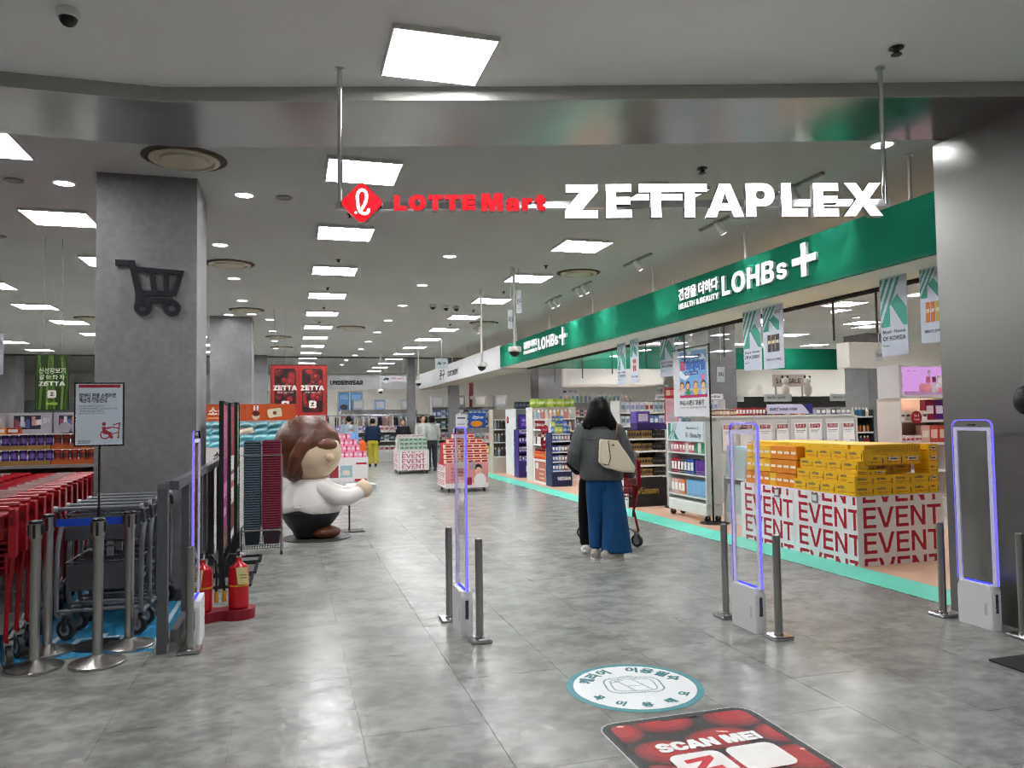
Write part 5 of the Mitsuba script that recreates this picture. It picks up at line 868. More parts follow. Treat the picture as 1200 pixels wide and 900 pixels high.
row('cosmetic_jar', 'jar', 'brown and cream jar above the price posters', 'jars above the price posters', [pcan(.035, .12, '#6a3b2c', '#c9b59a'), pcan(.035, .13, '#8a5a44', '#d6c9b8')], 7.72, 13.0, 1.523, '-y', 8, .08, .006)
row('cosmetic_box', 'box', 'small red box above the price posters', 'red boxes above the price posters', bxs(('#8e2028', '#a5302f', '#7a1a22'), .07, .15), 8.34, 13.0, 1.523, '-y', 9, .075)
row('cosmetic_box', 'box', 'small grey or lilac box right of the MUST HAVE ITEM sign', 'boxes right of the sign', bxs(('#8f8c9c', '#6f6a80', '#b5afc0', '#4a5a4c'), .11, .12), 10.2, 13.0, 1.523, '-y', 7, .12)
dg = shelf('display_shelf', 'dark shelf unit with lit boards of small products, left of the pink screen', 9.9, 12.6, 14.2, 14.8, (.5, .82, 1.10, 1.45), 1.62, '-y', '#2c2d30', back='#232427', lip='#d5dadd')
for lv, z in enumerate((.842, 1.122, 1.472)):
    row('care_bottle', 'bottle', f'bottle on the {("lowest visible", "middle", "top")[lv]} board of the dark shelf', f'bottles on the {("lowest visible", "middle", "top")[lv]} board of the dark shelf', [pbot(.035, .19, c, '#d6d2cc') for c in ('#c9862c', '#2c6a8e', '#8e2c3a', '#d6cbb8', '#3a4a6a', '#2c3a4a')] if lv != 1 else [pbot(.03, .18, c, '#2b2b2d') for c in ('#c97a1c', '#b8651a', '#7a9ab8', '#c9a58a')], 10.0, 14.22, z, '-y', 26, .098, .01)
for lv, z in enumerate((.522,)): row('care_box', 'box', 'blue box on the bottom board of the dark shelf', 'blue boxes on the dark shelf', bxs(('#1d3f66', '#22506e', '#173a50'), .12, .22), 10.0, 14.22, z, '-y', 20, .127)
# pink screen unit
pu = shelf('display_cabinet', 'white cabinet with a glowing pink screen at the right, beside the steel jamb', 8.36, 9.25, 8.90, 9.35, (.28, .68, 1.07, 1.40), 1.74, '-y', '#d5cfcc', back='#d9c3b4')
put('screen_frame', MB().box(8.34, 9.27, 8.88, 9.30, 1.74, 2.22, '#c9c6cc'), 'satin', pu); F = toCam(8.39, 8.878, 1.785)
sk = put('screen', MB().rect(F, 0, 0, .86, .40, '#d79ae0', 0), 'lampm', pu, emit=np.array([.62, .30, .70]) * EM, weight=.1)
m = MB()
for x, y, w_, h_2, c in ((.40, .04, .11, .12, '#e89aa8'), (.52, .03, .09, .14, '#e8e2e8'), (.42, .17, .08, .09, '#d9738c'), (.53, .18, .07, .08, '#7a2c5a'), (.62, .06, .08, .22, '#ece4ec'), (.45, .27, .05, .09, '#efe6ef'), (.72, .05, .1, .05, '#e8a0b4'), (.63, .03, .07, .07, '#d98095')): m.rect(F, x, y, w_, h_2, c, .004 + .001 * x)
m.rect(F, .02, .0, .82, .05, '#c79ad6', .002).rect(F, .10, .335, .16, .012, '#efe4f2', .002).poly(Point(.36, .10).buffer(.07, 8), F, '#dc8aa8', .003); put('picture', m, 'satin', sk)
put('shelf_lamp', MB().rect(Fr((8.40, 9.25, 1.735), (1, 0, 0), (0, -1, 0)), 0, 0, .8, .05, '#fff', 0), 'lampm', pu, emit=np.array([5, 3.6, 2.6]), weight=.1)
F = toCam(8.50, 8.86, 1.36); put('price_badge', MB().poly(Point(.10, .10).buffer(.095, 3), F, '#8e1626', 0, .006).text(F, .10, .11, .035, '1+1', '#e6d9d9', anchor='c', w=.09, wt=800, z=.008).text(F, .10, .06, .02, 'EVENT', '#e6d9d9', anchor='c', w=.10, z=.008), 'satin', pu)
row('gift_box', 'box', 'tall crimson or purple gift box under the pink screen', 'tall boxes under the pink screen', [pbox(.16, .1, .29, '#7d1030', '#d9c9cf', .4), pbox(.16, .1, .29, '#4a1a66', '#d5c9d9', .4)], 8.94, 8.95, 1.423, '-y', 2, .17, pat=[0, 1]); row('cosmetic_box', 'box', 'small white box beside the crimson gift box', 'white boxes under the pink screen', [pbox(.09, .09, .13, '#d9cfc9', '#5a4a4a', .25)], 8.45, 8.95, 1.423, '-y', 5, .097)
row('gift_box', 'box', 'coral or pink box on the board below the crimson box', 'coral boxes under the pink screen', [pbox(.15, .1, .25, '#b5453c', '#d9b5a8', .5), pbox(.15, .1, .25, '#d3a79c', '#e6d6cf', .4)], 8.82, 8.93, 1.093, '-y', 3, .16); row('cosmetic_box', 'box', 'small box left of the coral boxes under the pink screen', 'small pink boxes under the screen', [pbox(.07, .08, .11, '#d9c2c0', '#b03a55', .3)], 8.44, 8.93, 1.093, '-y', 5, .076)
# counters and displays against the back of the beauty area
ct = thing('counter', 'long dark counter with white name boards below the inner green fascia', 'counter'); put('body', MB().box(11.8, 17.2, 19.9, 20.5, 0, 1.75, '#bcb9b4').box(11.9, 17.3, 19.85, 19.9, 1.75, 2.08, '#232323'), 'satin', ct)
for i, (x, w_, s_) in enumerate(((12.15, .8, 'BEAUTY'), (13.65, .95, 'SKIN CARE'), (16.0, .9, 'MAKE-UP'))): F = toCam(x, 19.84, 1.93); put('name_board', MB().slab(F, 0, 0, w_, .22, .03, '#d5d6d8', -.01).text(F, .10, .08, .07, s_, '#55585c', w=w_ - .3, wt=700, z=.022), 'satin', ct)
for i, (x, c) in enumerate(((14.45, '#d9cfc6'), (15.25, '#c9bfb5'))): put('plush_toy', MB().ball((0, 0, .20), (.13, .12, .2), c, 8).ball((0, 0, .48), (.11, .11, .12), '#e3dcd2', 8).ball((-.09, 0, .60), (.035, .03, .045), '#2a2725', 6).ball((.09, 0, .60), (.035, .03, .045), '#2a2725', 6), 'cloth', None, at(x, 19.9, 2.08), f'small white plush figure on the dark counter, {("left", "right")[i]} one', 'plush toy', 'plush figures on the counter')
put('counter_sign', MB().box(14.3, 15.5, 20.3, 20.33, 2.40, 2.78, '#b8aca6').box(14.4, 14.44, 20.31, 20.35, 1.75, 2.4, '#888').box(15.36, 15.4, 20.31, 20.35, 1.75, 2.4, '#888').text(toCam(14.4, 20.29, 2.5), 0, 0, .15, '1+1 SALE', '#6a3a3a', w=.9, wt=800), 'satin', None, None, 'pale sign board over the plush figures', 'sign')
m = MB()
for k in range(4): m.box(17.2 + .04 * k, 17.7 - .04 * k, 19.9, 20.3, 1.75 + .13 * k, 1.82 + .13 * k, '#a9aaac').box(17.3, 17.33, 19.95, 20, 1.75, 2.27, '#8e8f91')
put('step_display', m, 'satin', None, None, 'grey stepped display at the right end of the dark counter', 'display stand')
# ------------------------------------------------------------------ hanging banners
GT = '#2f9a86'
def banner(y0, y1, z0, z1, kind, label, x=5.40):
    t = thing('banner', label, 'banner', 'white and green banners under the fascia'); w_, h_2 = y1 - y0, z1 - z0; F = toAisle(x, y1, z0)
    m = MB().slab(F, 0, 0, w_, h_2, .006, '#c6ccdb', -.006)
    def kmark(x0, y0, kw, kh):
        cl = sbox(x0, y0, x0 + kw, y0 + kh); m.poly(sbox(x0, y0, x0 + .36 * kw, y0 + kh), F, GT, .001).poly(Polygon([(x0 + .40 * kw, y0 + .47 * kh), (x0 + .66 * kw, y0 + .66 * kh), (x0 + kw, y0 + .36 * kh), (x0 + kw, y0), (x0 + .86 * kw, y0)]), F, GT, .001)
        for a in range(6): d0, d1 = -.50 + .11 * a, -.50 + .11 * (a + 1); m.poly(Polygon([(x0 + d0 * kw, y0 + .10 * kh), (x0 + d1 * kw, y0 + .10 * kh), (x0 + (d1 + .62) * kw, y0 + kh), (x0 + (d0 + .62) * kw, y0 + kh)]).intersection(cl), F, '#c6ccdb' if a % 2 == 0 else GT, .0016 + .0002 * a)
    if kind == 'K':
        kmark(.006, h_2 * .37, w_ - .012, h_2 * .61)
        m.text(F, w_ * .08, h_2 * .285, h_2 * .042, 'Must-Haves', '#20242c', w=w_ * .84, wt=600).text(F, w_ * .08, h_2 * .195, h_2 * .055, 'Of KOREA', '#20242c', w=w_ * .84, wt=700).text(F, w_ * .08, h_2 * .12, h_2 * .025, 'Beauty', '#3f8f80', w=w_ * .25)
    else:
        kmark(.006, h_2 * .60, w_ * .80, h_2 * .38)
        m.text(F, w_ * .62, h_2 * .90, h_2 * .022, 'Must-Haves', '#20242c', w=w_ * .3).text(F, w_ * .62, h_2 * .865, h_2 * .022, 'Of KOREA', '#20242c', w=w_ * .26)
        cs_ = {'dark': ('#3a302a', '#4a3a30', '#2c2624'), 'red': ('#8e1d22', '#a52a2a'), 'gold': ('#c9741c', '#c96a18', '#b5a32c')}[kind]; n = len(cs_)
        for i, c in enumerate(cs_): x0 = w_ * (.22 if n == 3 else .34) + i * w_ * .2; m.rect(F, x0, h_2 * .27, w_ * .18, h_2 * .27, c, .001).rect(F, x0 + w_ * .02, h_2 * .40, w_ * .14, h_2 * .05, '#d6c7a0', .002)
        m.text(F, w_ * .5, h_2 * .13, h_2 * .035, '케라시스 단백질', '#20242c', w=w_ * .7, bold=2, cjk=True, anchor='c')
    put('print_panel', m, 'satin', t)
    for y in (y0 + .03, y1 - .03): put('wire', MB().cyl((x, y, z1 - .004), (x, y, 2.805 if x < 5.7 else CEIL), .0035, n=5, c='#9a9a9a'), 'satin', t)
banner(5.62, 5.95, 2.06, 2.80, 'K', 'large banner with a green K, nearest the steel jamb'); banner(5.20, 5.47, 2.14, 2.80, 'gold', 'banner with orange packs, cut off by the steel jamb'); banner(7.87, 8.24, 2.07, 2.80, 'K', 'banner with a green K below the Korean fascia lettering'); banner(7.44, 7.83, 2.06, 2.80, 'dark', 'banner with dark brown tubes below the plus symbol')
banner(10.87, 11.33, 2.17, 2.93, 'K', 'banner with a green K left of the tall promotion poster', 5.85); banner(10.41, 10.83, 2.17, 2.93, 'dark', 'banner half hidden by the top of the tall promotion poster', 5.85); banner(11.70, 12.04, 2.07, 2.78, 'K', 'smallest banner with a green K, farthest from the entrance'); banner(11.21, 11.53, 2.08, 2.80, 'red', 'small banner with red packs')
# ================================================================== BEAUTY AREA, FARTHER STANDS
vs = shelf('display_stand', 'black display stand with gold tubes and gold lettering on its base', 5.46, 6.22, 11.88, 12.3, (.50, .685, .93, 1.14), 1.30, '-y', '#cfcbc6', back='#3a342e', base='#111112')
F = toCam(5.58, 11.895, 0); put('base_panel', MB().box(5.56, 6.12, 11.87, 11.90, .02, .50, '#101011').text(toCam(5.62, 11.868, 0), .03, .22, .11, 'Vüssen', '#a08238', w=.40, wt=500, italic=.22), 'satin', vs)
for lv, z in enumerate((.522, .707, .952, 1.162)):
    row('toothpaste_tube', 'tube', f'gold tube in the {nth(lv)} row from below, black stand', 'gold tubes on the black stand', [pbox(.042, .1, .12 if lv < 3 else .13, c, '#2c2119', .4) for c in ('#8a6a3e', '#7a5c36')], 5.53, 11.90, z, '-y', 9, .05)
    row('toothpaste_tube', 'tube', f'black carton right of the gold tubes, {nth(lv)} row from below', 'black cartons on the black stand', [pbox(.055, .1, .13, c, '#55534f', .2) for c in ('#17171a', '#1f1d22')], 5.99, 11.90, z, '-y', 4, .06)
put('topper', MB().box(5.72, 6.40, 12.0, 12.25, 1.305, 1.42, '#35266a').box(5.72, 5.98, 12.02, 12.25, 1.42, 1.62, '#5a48a0').rect(toCam(5.72, 12.018, 1.42), .04, .03, .18, .13, '#c9c4e0'), 'satin', vs)
put('side_board', MB().box(6.24, 6.30, 11.7, 12.3, .03, .95, '#d8d5d2').poly(Point(.0, 0).buffer(.09, 8), toCam(6.27, 11.69, .98), '#9e1a2a', .002, .006), 'satin', vs)
rs = thing('poster_stand', 'slim red and pink promotion sign on a thin pole beside the black stand', 'poster stand'); F = toCam(6.05, 11.6, 1.38)
put('sign_board', MB().slab(F, 0, 0, .25, .63, .008, '#a8202c', -.008).rect(F, .01, .02, .23, .43, '#d6a9b4').rect(F, .03, .50, .08, .09, '#c9b0a8').rect(F, .12, .50, .10, .09, '#d8686c').rect(F, .03, .32, .19, .08, '#c98a9a').poly(Point(.13, .14).buffer(.07, 8), F, '#b9b4c0', .002), 'satin', rs); put('pole', MB().cyl((6.17, 11.62, .01), (6.17, 11.62, 1.4), .009, n=8, c='#2a2a2c').lathe([(.001, 0), (.14, 0), (.14, .012), (.01, .016)], 20, '#2a2a2c', (6.17, 11.62, .003)), 'satin', rs)
nv = shelf('display_stand', 'navy display stand with boxes of toothpaste and white lettering on its base', 5.58, 6.06, 16.1, 16.5, (.34, .54, .755, 1.0, 1.16), 1.2, '-y', '#1d2a52', back='#22305c', base='#18224a', lip='#b9bec9')
put('lettering', MB().text(toCam(5.66, 16.1, 0), .06, .14, .075, 'MEDIAN', '#d9dbe4', w=.30, wt=900), 'satin', nv)
for lv, z in enumerate((.362, .562, .777, 1.022)):
    row('toothpaste_box', 'box', f'toothpaste box on the {nth(lv)} board of the navy stand', 'toothpaste boxes on the navy stand', bxs(('#27509a', '#8f98a8', '#2b5cae', '#a04550', '#6f7f9a'), .065, .135, .1), 5.64, 16.12, z, '-y', 6, .072, pat=[0, 2, 1, 4, 3, 1])
for lv in range(3): row('refill_pack', 'pack', f'pack in the {nth(lv)} tier on top of the navy stand', 'packs on top of the navy stand', [ppouch(.09, .15, '#31549c', '#b9c23a'), ppouch(.09, .15, '#4a6fb4', '#cfd6e4'), ppouch(.09, .15, '#a9b83c', '#dfe4a8')], 5.63 + .05 * lv, 16.14 + .1 * lv, 1.183 + .12 * lv, '-y', 5 - lv, .095, .006)
for lv in (1, 2): put('step_riser', MB().box(5.60 + .04 * lv, 6.04 - .03 * lv, 16.12 + .1 * lv, 16.48, 1.183, 1.182 + .12 * lv, '#c9ccd4'), 'satin', nv)
wr = shelf('display_stand', 'white side stand with a coral poster and orange bottles, left of the navy stand', 5.60, 5.98, 16.55, 17.5, (.55, .90, 1.25), 1.5, '-x', '#d6d3d0', base='#d9d6d2'); F = toAisle(5.597, 17.45, .04)
put('poster', MB().rect(F, .08, .02, .80, .46, '#b5675a').rect(F, .14, .30, .2, .14, '#d6cfca', .002).rect(F, .42, .28, .4, .05, '#d3a298', .002).rect(F, .42, .18, .34, .04, '#d3a298', .002).rect(F, .42, .08, .38, .04, '#d3a298', .002), 'satin', wr)
row('mouthwash_bottle', 'bottle', 'orange mouthwash bottle on the white side stand', 'orange bottles on the white side stand', [pbot(.045, .23, '#c9501c', '#7a1a14', '#d97a3a')], 5.64, 17.4, .573, '-x', 8, .105); row('care_bottle', 'bottle', 'bottle on the middle board of the white side stand', 'dark red bottles', [pbot(.04, .22, '#4a1018', '#cfcac6'), pbot(.04, .22, '#d6d2ce', '#7a1a24')], 5.64, 17.4, .923, '-x', 9, .10); row('care_box', 'box', 'wine red carton at the top of the white side stand', 'wine red cartons', [pbox(.08, .1, .2, '#6a1226', '#b8a4a6', .3)], 5.64, 17.4, 1.273, '-x', 9, .10)
for z in (1.27, .93): F = toCam(5.56, 16.5, z); put('price_badge', MB().poly(affinity.rotate(sbox(-.085, -.085, .085, .085), 25).union(sbox(-.08, -.08, .08, .08)), F, '#a31428', 0, .006).text(F, 0, -.02, .05, '1+1', '#e8d6d6', anchor='c', w=.10, wt=800, z=.008), 'satin', wr)
ps = shelf('display_stand', 'purple display stand with a violet header and rows of small white packs', 5.66, 6.18, 18.95, 19.35, (.42, .66, .90, 1.12), 1.24, '-y', '#3a2a78', back='#35266e', base='#2f2468', lip='#4a3a90')
put('header', MB().box(5.66, 6.18, 18.93, 18.97, 1.25, 1.64, '#33247a').rect(toCam(5.66, 18.93, 1.25), .06, .06, .40, .26, '#4a3aa0').text(toCam(5.66, 18.93, 1.25), .10, .20, .06, '수려한', '#cfc6e6', w=.32, bold=2, cjk=True, z=.003).text(toCam(5.66, 18.93, 1.25), .10, .10, .05, '퍼스트 케어', '#c07ad0', w=.32, bold=2, cjk=True, z=.003), 'satin', ps); put('base_label', MB().rect(toCam(5.66, 18.945, 0), .20, .16, .12, .15, '#cfc9de', .006), 'satin', ps)
for lv, z in enumerate((.442, .682, .922, 1.142)): row('serum_box', 'box', f'small white and violet pack on the {nth(lv)} board of the purple stand', 'small packs on the purple stand', [pbox(.05, .08, .11, '#cfc9d9', '#4a3a8a', .4), pbox(.05, .08, .11, '#8f7fc0', '#d9d4e6', .4)], 5.72, 18.96, z, '-y', 6, .08, .006)
we = shelf('display_cabinet', 'white cabinet with a red badge and a glass cooler, left of the purple stand', 5.76, 6.5, 19.5, 20.5, (.62, .95, 1.28), 1.79, '-y', '#d8dcdc', back='#7a7c80'); F = toAisle(5.757, 20.4, 1.5); put('price_badge', MB().poly(Point(.15, .0).buffer(.10, 10), F, '#9e1a2a', 0, .008).text(F, .15, -.02, .04, '1+1', '#e8d6d6', anchor='c', w=.09, wt=800, z=.010), 'satin', we); put('cooler_door', MB().box(5.80, 6.45, 19.47, 19.50, .05, .58, '#9a9da0').rect(toCam(5.84, 19.468, .1), 0, 0, .57, .43, '#4a4c4e'), 'gloss', we)
for lv, z in enumerate((.642, .972, 1.302)): row('wine_bottle', 'bottle', f'dark bottle on the {nth(lv)} board of the white cabinet', 'dark bottles in the white cabinet', [pbot(.035, .24, '#1d1f22', '#8a1a22', '#b9b2a6'), pbot(.035, .24, '#2b2624', '#2a2a2c', '#a89a80')], 5.84, 19.53, z, '-y', 7, .09)
row('storage_box', 'box', 'dark blue box on top of the white cabinet', 'dark blue boxes along the top', bxs(('#27303f', '#1f2733', '#323c4c'), .10, .19, .1, '#6f7a8a', .25), 5.83, 19.6, 1.791, '-y', 7, .105)
be = shelf('display_shelf', 'beige shelf unit with grey and dark products, left of the white cabinet', 5.5, 6.3, 20.9, 21.3, (.45, .85, 1.22, 1.5), 1.80, '-y', '#b5aca0', back='#8f877c')
for lv, z in enumerate((.472, .872, 1.242)): row('care_bottle', 'bottle', f'grey or black bottle on the {nth(lv)} board of the beige unit', 'bottles on the beige unit', [pbot(.04, .25, c, '#c9c5c0') for c in ('#77787a', '#3a3b3d', '#8a9aa0', '#5a5c5e')], 5.58, 20.93, z, '-y', 7, .10)
gr = shelf('display_shelf', 'white shelf unit topped with green packs, behind the navy stand', 5.62, 6.75, 17.6, 18.1, (.5, .85, 1.2, 1.5), 1.80, '-y', '#cfccc8', back='#b9aaa6')
for lv, z in enumerate((.522, .872, 1.222, 1.522)): row('care_bottle', 'bottle', f'pastel bottle on the {nth(lv)} board behind the navy stand', 'pastel bottles behind the navy stand', [pbot(.042, .22, c, '#e0dcd8') for c in ('#d9b0a8', '#c9a24a', '#a8c0d0', '#cfc9c2', '#c97a6a')], 5.70, 17.63, z, '-y', 10, .10)
for k in range(10): put('refill_pack', ppouch(.16, .20, ('#8fae3c', '#a9c24e', '#7a9a34')[k % 3], '#d6dfa0'), 'satin', None, at(5.68 + .112 * k, 17.72 + .04 * (k % 2), 1.803, rng.uniform(-18, 18)), f'green refill pack on the unit behind the navy stand, {nth(k)} from left', 'pack', 'green packs on top of the white unit')
# shelves behind the woman: two long runs across the view
pal = [('#c9c9d2', '#7a86b4'), ('#5f7fb0', '#d9dde6'), ('#8a6fb0', '#d8d0e4'), ('#d6c6c2', '#b06a72'), ('#3a3d48', '#9a9ca6'), ('#c9b44a', '#e6dfb4'), ('#a8b8bc', '#5a7a80'), ('#d9d6d2', '#8e3a4a')]
def run(name, x0, x1, y, zs, h, cols, lab, grp, cat='bottle', hh=.2, step=.105, c='#c6c4c1', back='#8f8d8a', boxy=.5):
    s = shelf('display_shelf', name, x0, x1, y, y + .45, zs, h, '-y', c, back=back)
    for lv, z in enumerate(zs):
        bx = cat == 'box' or rng.random() < boxy; ms = [pbox(step * .86, .1, hh, pal[i][0], pal[i][1], .4) if bx else pbot(step * .38, hh * 1.05, pal[i][0], pal[i][1], pal[i][1]) for i in cols[lv % len(cols)]]
        kind = 'box' if bx else 'bottle'; row(f'goods_{kind}', kind, f'{lab.replace("care product", "care " + kind).replace("goods", "goods " + kind)}, {nth(lv)} board', f'{grp}, board {lv + 1}', ms, x0 + .09, y + .02, z + .023, '-y', int((x1 - x0 - .12) / step), step, .008)
    return s
run('long white shelf of pale care products behind the woman in grey', 6.30, 8.7, 14.0, (.40, .75, 1.07, 1.33, 1.6), 1.86, [(0, 1, 4), (2, 0, 7), (5, 4, 0), (1, 6, 0), (0, 6, 7)], 'care product on the shelf behind the woman', 'products on the long shelf')
run('far white shelf of care products, behind the green packs', 6.9, 9.3, 19.3, (.9, 1.25, 1.55), 1.95, [(6, 0, 4), (0, 1, 7), (3, 6, 4)], 'care product on the far shelf behind the green packs', 'products on the far shelf', step=.12)
row('care_bottle', 'bottle', 'slim bottle on top of the far shelf', 'slim bottles on the far shelf', [pbot(.035, .22, c, '#d9d5d0') for c in ('#5a8a90', '#c9a9a2', '#8a9a8c', '#6f7f9a')], 7.0, 19.35, 1.95, '-y', 18, .12)
for k, (x, s_) in enumerate(((7.15, 'SHAMPOO'), (8.0, 'BODY'), (8.38, 'HAIR'))): put('shelf_sign', MB().slab(toCam(x, 14.1, 1.865), 0, 0, .33, .12, .02, '#cfd0d4', -.01).text(toCam(x, 14.1, 1.865), .05, .04, .04, s_, '#50535a', w=.2, wt=700, z=.012), 'satin', None, None, f'small white shelf sign on top of the long shelf, {nth(k)} from the left', 'sign', 'white signs on the long shelf')
for k, (x, h_3) in enumerate(((7.35, .26), (7.5, .32), (7.68, .24))): put('canister', pcan(.055, h_3, '#8e9093', '#a8aaac'), 'steel', None, at(x, 14.3, 1.863), ('tall', 'tallest', 'short')[k] + ' grey metal canister on top of the shelf behind the woman', 'canister', 'grey canisters on the long shelf')
# ================================================================== THE AISLE
sb = thing('promotion_table', 'pink wheeled promotion table with red strawberry boxes and a portrait', 'promotion table'); x0, x1, y0, y1 = 3.10, 4.02, 15.72, 16.62
put('core', MB().box(x0 + .02, x1 - .02, y0 + .02, y1 - .02, .10, .56, '#a5706c'), 'matte', sb); ev_panel(toAisle(x0, y1, .09), .9, .47, .12, .15, sb, .06, .78, .05); k = put('front_panel', MB().box(x0, x1, y0 - .012, y0, .19, .61, '#d08a8c').box(x0, x1, y0 - .012, y0, .09, .19, '#d6cfcf'), 'satin', sb)
F = toCam(x0, y0 - .013, .09); m = MB()
for q in range(4): m.rect(F, .12, .40 - .075 * q, .26, .02, '#a0485a').rect(F, .12, .375 - .075 * q, .18, .012, '#b56a76')
m.poly(affinity.scale(Point(.74, .16).buffer(.13, 10), 1.0, 1.1).intersection(sbox(.5, .03, .91, .5)), F, '#dcd8d8', .001).poly(affinity.scale(Point(.70, .37).buffer(.075, 10), .85, 1.15), F, '#d9b09c', .002).poly(affinity.scale(Point(.70, .43).buffer(.085, 10), .95, .75).difference(affinity.scale(Point(.71, .36).buffer(.07), .85, 1)), F, '#241917', .003)
for s in (-1, 1): m.poly(Point(.70 + .028 * s, .375).buffer(.008), F, '#241917', .004)
m.poly(affinity.scale(Point(.705, .325).buffer(.02), 1, .4), F, '#b0545a', .004).rect(F, .46, .06, .1, .16, '#8e2030', .002); put('picture', m, 'satin', k)
for q in ((x0 + .08, y0 + .05), (x1 - .08, y0 + .05), (x0 + .08, y1 - .08), (x1 - .08, y1 - .08), (x0 + .3, y0 + .05)): put('caster', MB().cyl((q[0] - .015, q[1], .045), (q[0] + .015, q[1], .045), .045, n=12, c='#202124').box(q[0] - .02, q[0] + .02, q[1] - .02, q[1] + .02, .06, .095, '#5a5b5e'), 'satin', sb)
SBX = pbox(.15, .22, .085, '#d9c3a8', '#a5202c', .5); SBL = MB().box(-.077, .077, -.004, .224, .085, .105, '#b31a26')
for lv, (n, dx, z) in enumerate(((6, 0, .60), (6, 0, .706), (6, .0, .812), (6, .0, .918), (5, .08, 1.024), (3, .2, 1.13))):
    for i in range(n):
        t = thing('strawberry_box', f'cream box with a red lid, {nth(i)} from left in the {nth(lv)} layer', 'box', 'strawberry boxes on the pink table'); M = at(x0 + .09 + dx + .152 * i, y0 + .02 + .03 * lv, z); put('tray', SBX, 'satin', t, M); put('lid', SBL, 'satin', t, M)
put('riser', MB().box(x0 + .05, x1 - .05, y0 + .34, y1 - .05, .56, 1.02, '#a83038').box(x0 + .02, x1 - .02, y0 + .01, y1 - .02, .56, .60, '#b5303a').box(x0 + .15, x1 - .15, y0 + .45, y1 - .15, 1.02, 1.12, '#a83038'), 'matte', sb); put('price_card', MB().slab(toCam(3.36, 15.70, .50), 0, 0, .14, .14, .006, '#cfc8c6').slab(toCam(3.62, 15.70, .50), 0, 0, .12, .13, .006, '#9a9694'), 'satin', sb)
te = thing('promotion_table', 'white wheeled promotion table with tissue packs, far down the aisle', 'promotion table'); x0, x1, y0, y1 = 2.93, 3.82, 21.75, 22.75
put('core', MB().box(x0, x1, y0, y1, .10, .68, '#c9c7c5'), 'satin', te); ev_panel(toCam(x0 + .06, y0 - .001, .10), .77, .54, .12, .152, te, .05, .67, .05); ev_panel(toAisle(x0 - .001, y1, .10), 1.0, .54, .12, .152, te, .1, .80, .05)
for q in ((x0 + .06, y0 + .06), (x1 - .06, y0 + .06), (x0 + .06, y1 - .06), (x1 - .06, y1 - .06)): put('caster', MB().cyl((q[0] - .015, q[1], .045), (q[0] + .015, q[1], .045), .045, n=12, c='#202124').box(q[0] - .02, q[0] + .02, q[1] - .02, q[1] + .02, .06, .10, '#5a5b5e'), 'satin', te)
TI = pbox(.125, .3, .11, '#a9b8a8', '#5f7f6c', .55)
for lv in range(3):
    for i in range(6): put('tissue_pack', TI, 'satin', None, at(x0 + .12 + .132 * i, y0 + .04 + .03 * lv, .685 + .115 * lv, rng.uniform(-2, 2)), f'green tissue pack, {nth(i)} from left in the {nth(lv)} layer, white table', 'tissue pack', 'green tissue packs on the white table')
for i in range(6): put('tissue_pack', pbox(.125, .25, .08, '#c6c2c2', '#b08a90', .4), 'satin', None, at(x0 + .12 + .132 * i, y0 + .5, 1.03), f'pale pack in the back row on the white table, {nth(i)} from left', 'tissue pack', 'pale packs on the white table')
put('back_stack', MB().box(x0 + .05, x1 - .05, y0 + .5, y1 - .1, .68, 1.03, '#b9b9b2'), 'matte', te)
pk = thing('promotion_table', 'white stand with picture panels under the pink gift boxes', 'promotion table'); x0, x1, y0, y1 = .95, 1.90, 19.8, 20.6; put('core', MB().box(x0, x1, y0, y1, .0, .60, '#d6d2d4').box(x0 - .3, x0, y0 + .1, y1, 0, .45, '#a9a7a6'), 'satin', pk); F = toCam(x0 - .25, y0 - .002, .0)
put('picture', MB().rect(F, .0, .12, .20, .26, '#6a7478').rect(F, .24, .10, .22, .30, '#8e2a35').rect(F, .50, .10, .30, .30, '#8fb0b8').rect(F, .56, .16, .18, .12, '#cfc6b8', .003).rect(F, .9, .42, .26, .05, '#a51f36').rect(F, .86, .0, .3, .06, '#a51f36'), 'satin', pk)
PB = MB().box(-.11, .11, 0, .2, 0, .15, '#d78aa8').rect(toCam(-.11, 0, 0), .09, 0, .04, .15, '#b5304a').rect(toCam(-.11, 0, 0), .02, .05, .18, .05, '#e6c9d4', .001).box(-.11, .11, .085, .115, .15, .153, '#b5304a')
for lv, n in enumerate((4, 3, 3, 2)):
    for i in range(n): put('gift_box', PB, 'satin', None, at(x0 + .14 + .225 * i + .06 * (lv % 2), y0 + .06 + .08 * lv, .601 + .152 * lv, rng.uniform(-3, 3)), f'pink gift box, {nth(i)} from left in the {nth(lv)} layer of the pyramid', 'gift box', 'pink gift boxes in the pyramid')
# ================================================================== LEFT SIDE
sn = shelf('display_shelf', 'grey shelf of snack cans behind the red carts', -4.1, -1.65, 9.5, 10.0, (.70, 1.07), 1.10, '-y', '#8f8e8c', back='#5a5856', sides=False, lip='#7f7f80')
for lv in range(2):
    z = 1.093 + .168 * lv
    put('carton_tray', MB().box(-3.3, -2.55, 9.52, 9.7, z, z + .05, '#8a6a3a').box(-2.54, -2.1, 9.52, 9.7, z, z + .05, '#a0522a').box(-2.09, -1.70, 9.52, 9.7, z, z + .05, '#b06a24'), 'matte', sn)
    for (xa, n, c, lab, nm) in ((-3.28, 9, '#3a2468', '#6a54a0', 'purple'), (-2.52, 5, '#a03a26', '#5a2a24', 'red'), (-2.07, 4, '#c9742a', '#e6d6c0', 'orange'), (-1.90, 2, '#3f86c0', '#c9d9e6', 'sky blue')):
        for i in range(n): put('snack_can', pcan(.037, .112, c, lab, c), 'satin', None, at(xa + .085 * i + .03, 9.56, z + .0505), f'{nm} snack can, {nth(i)} from left in the {("lower", "upper")[lv]} row behind the red carts', 'can', f'{nm} snack cans, {("lower", "upper")[lv]} row')
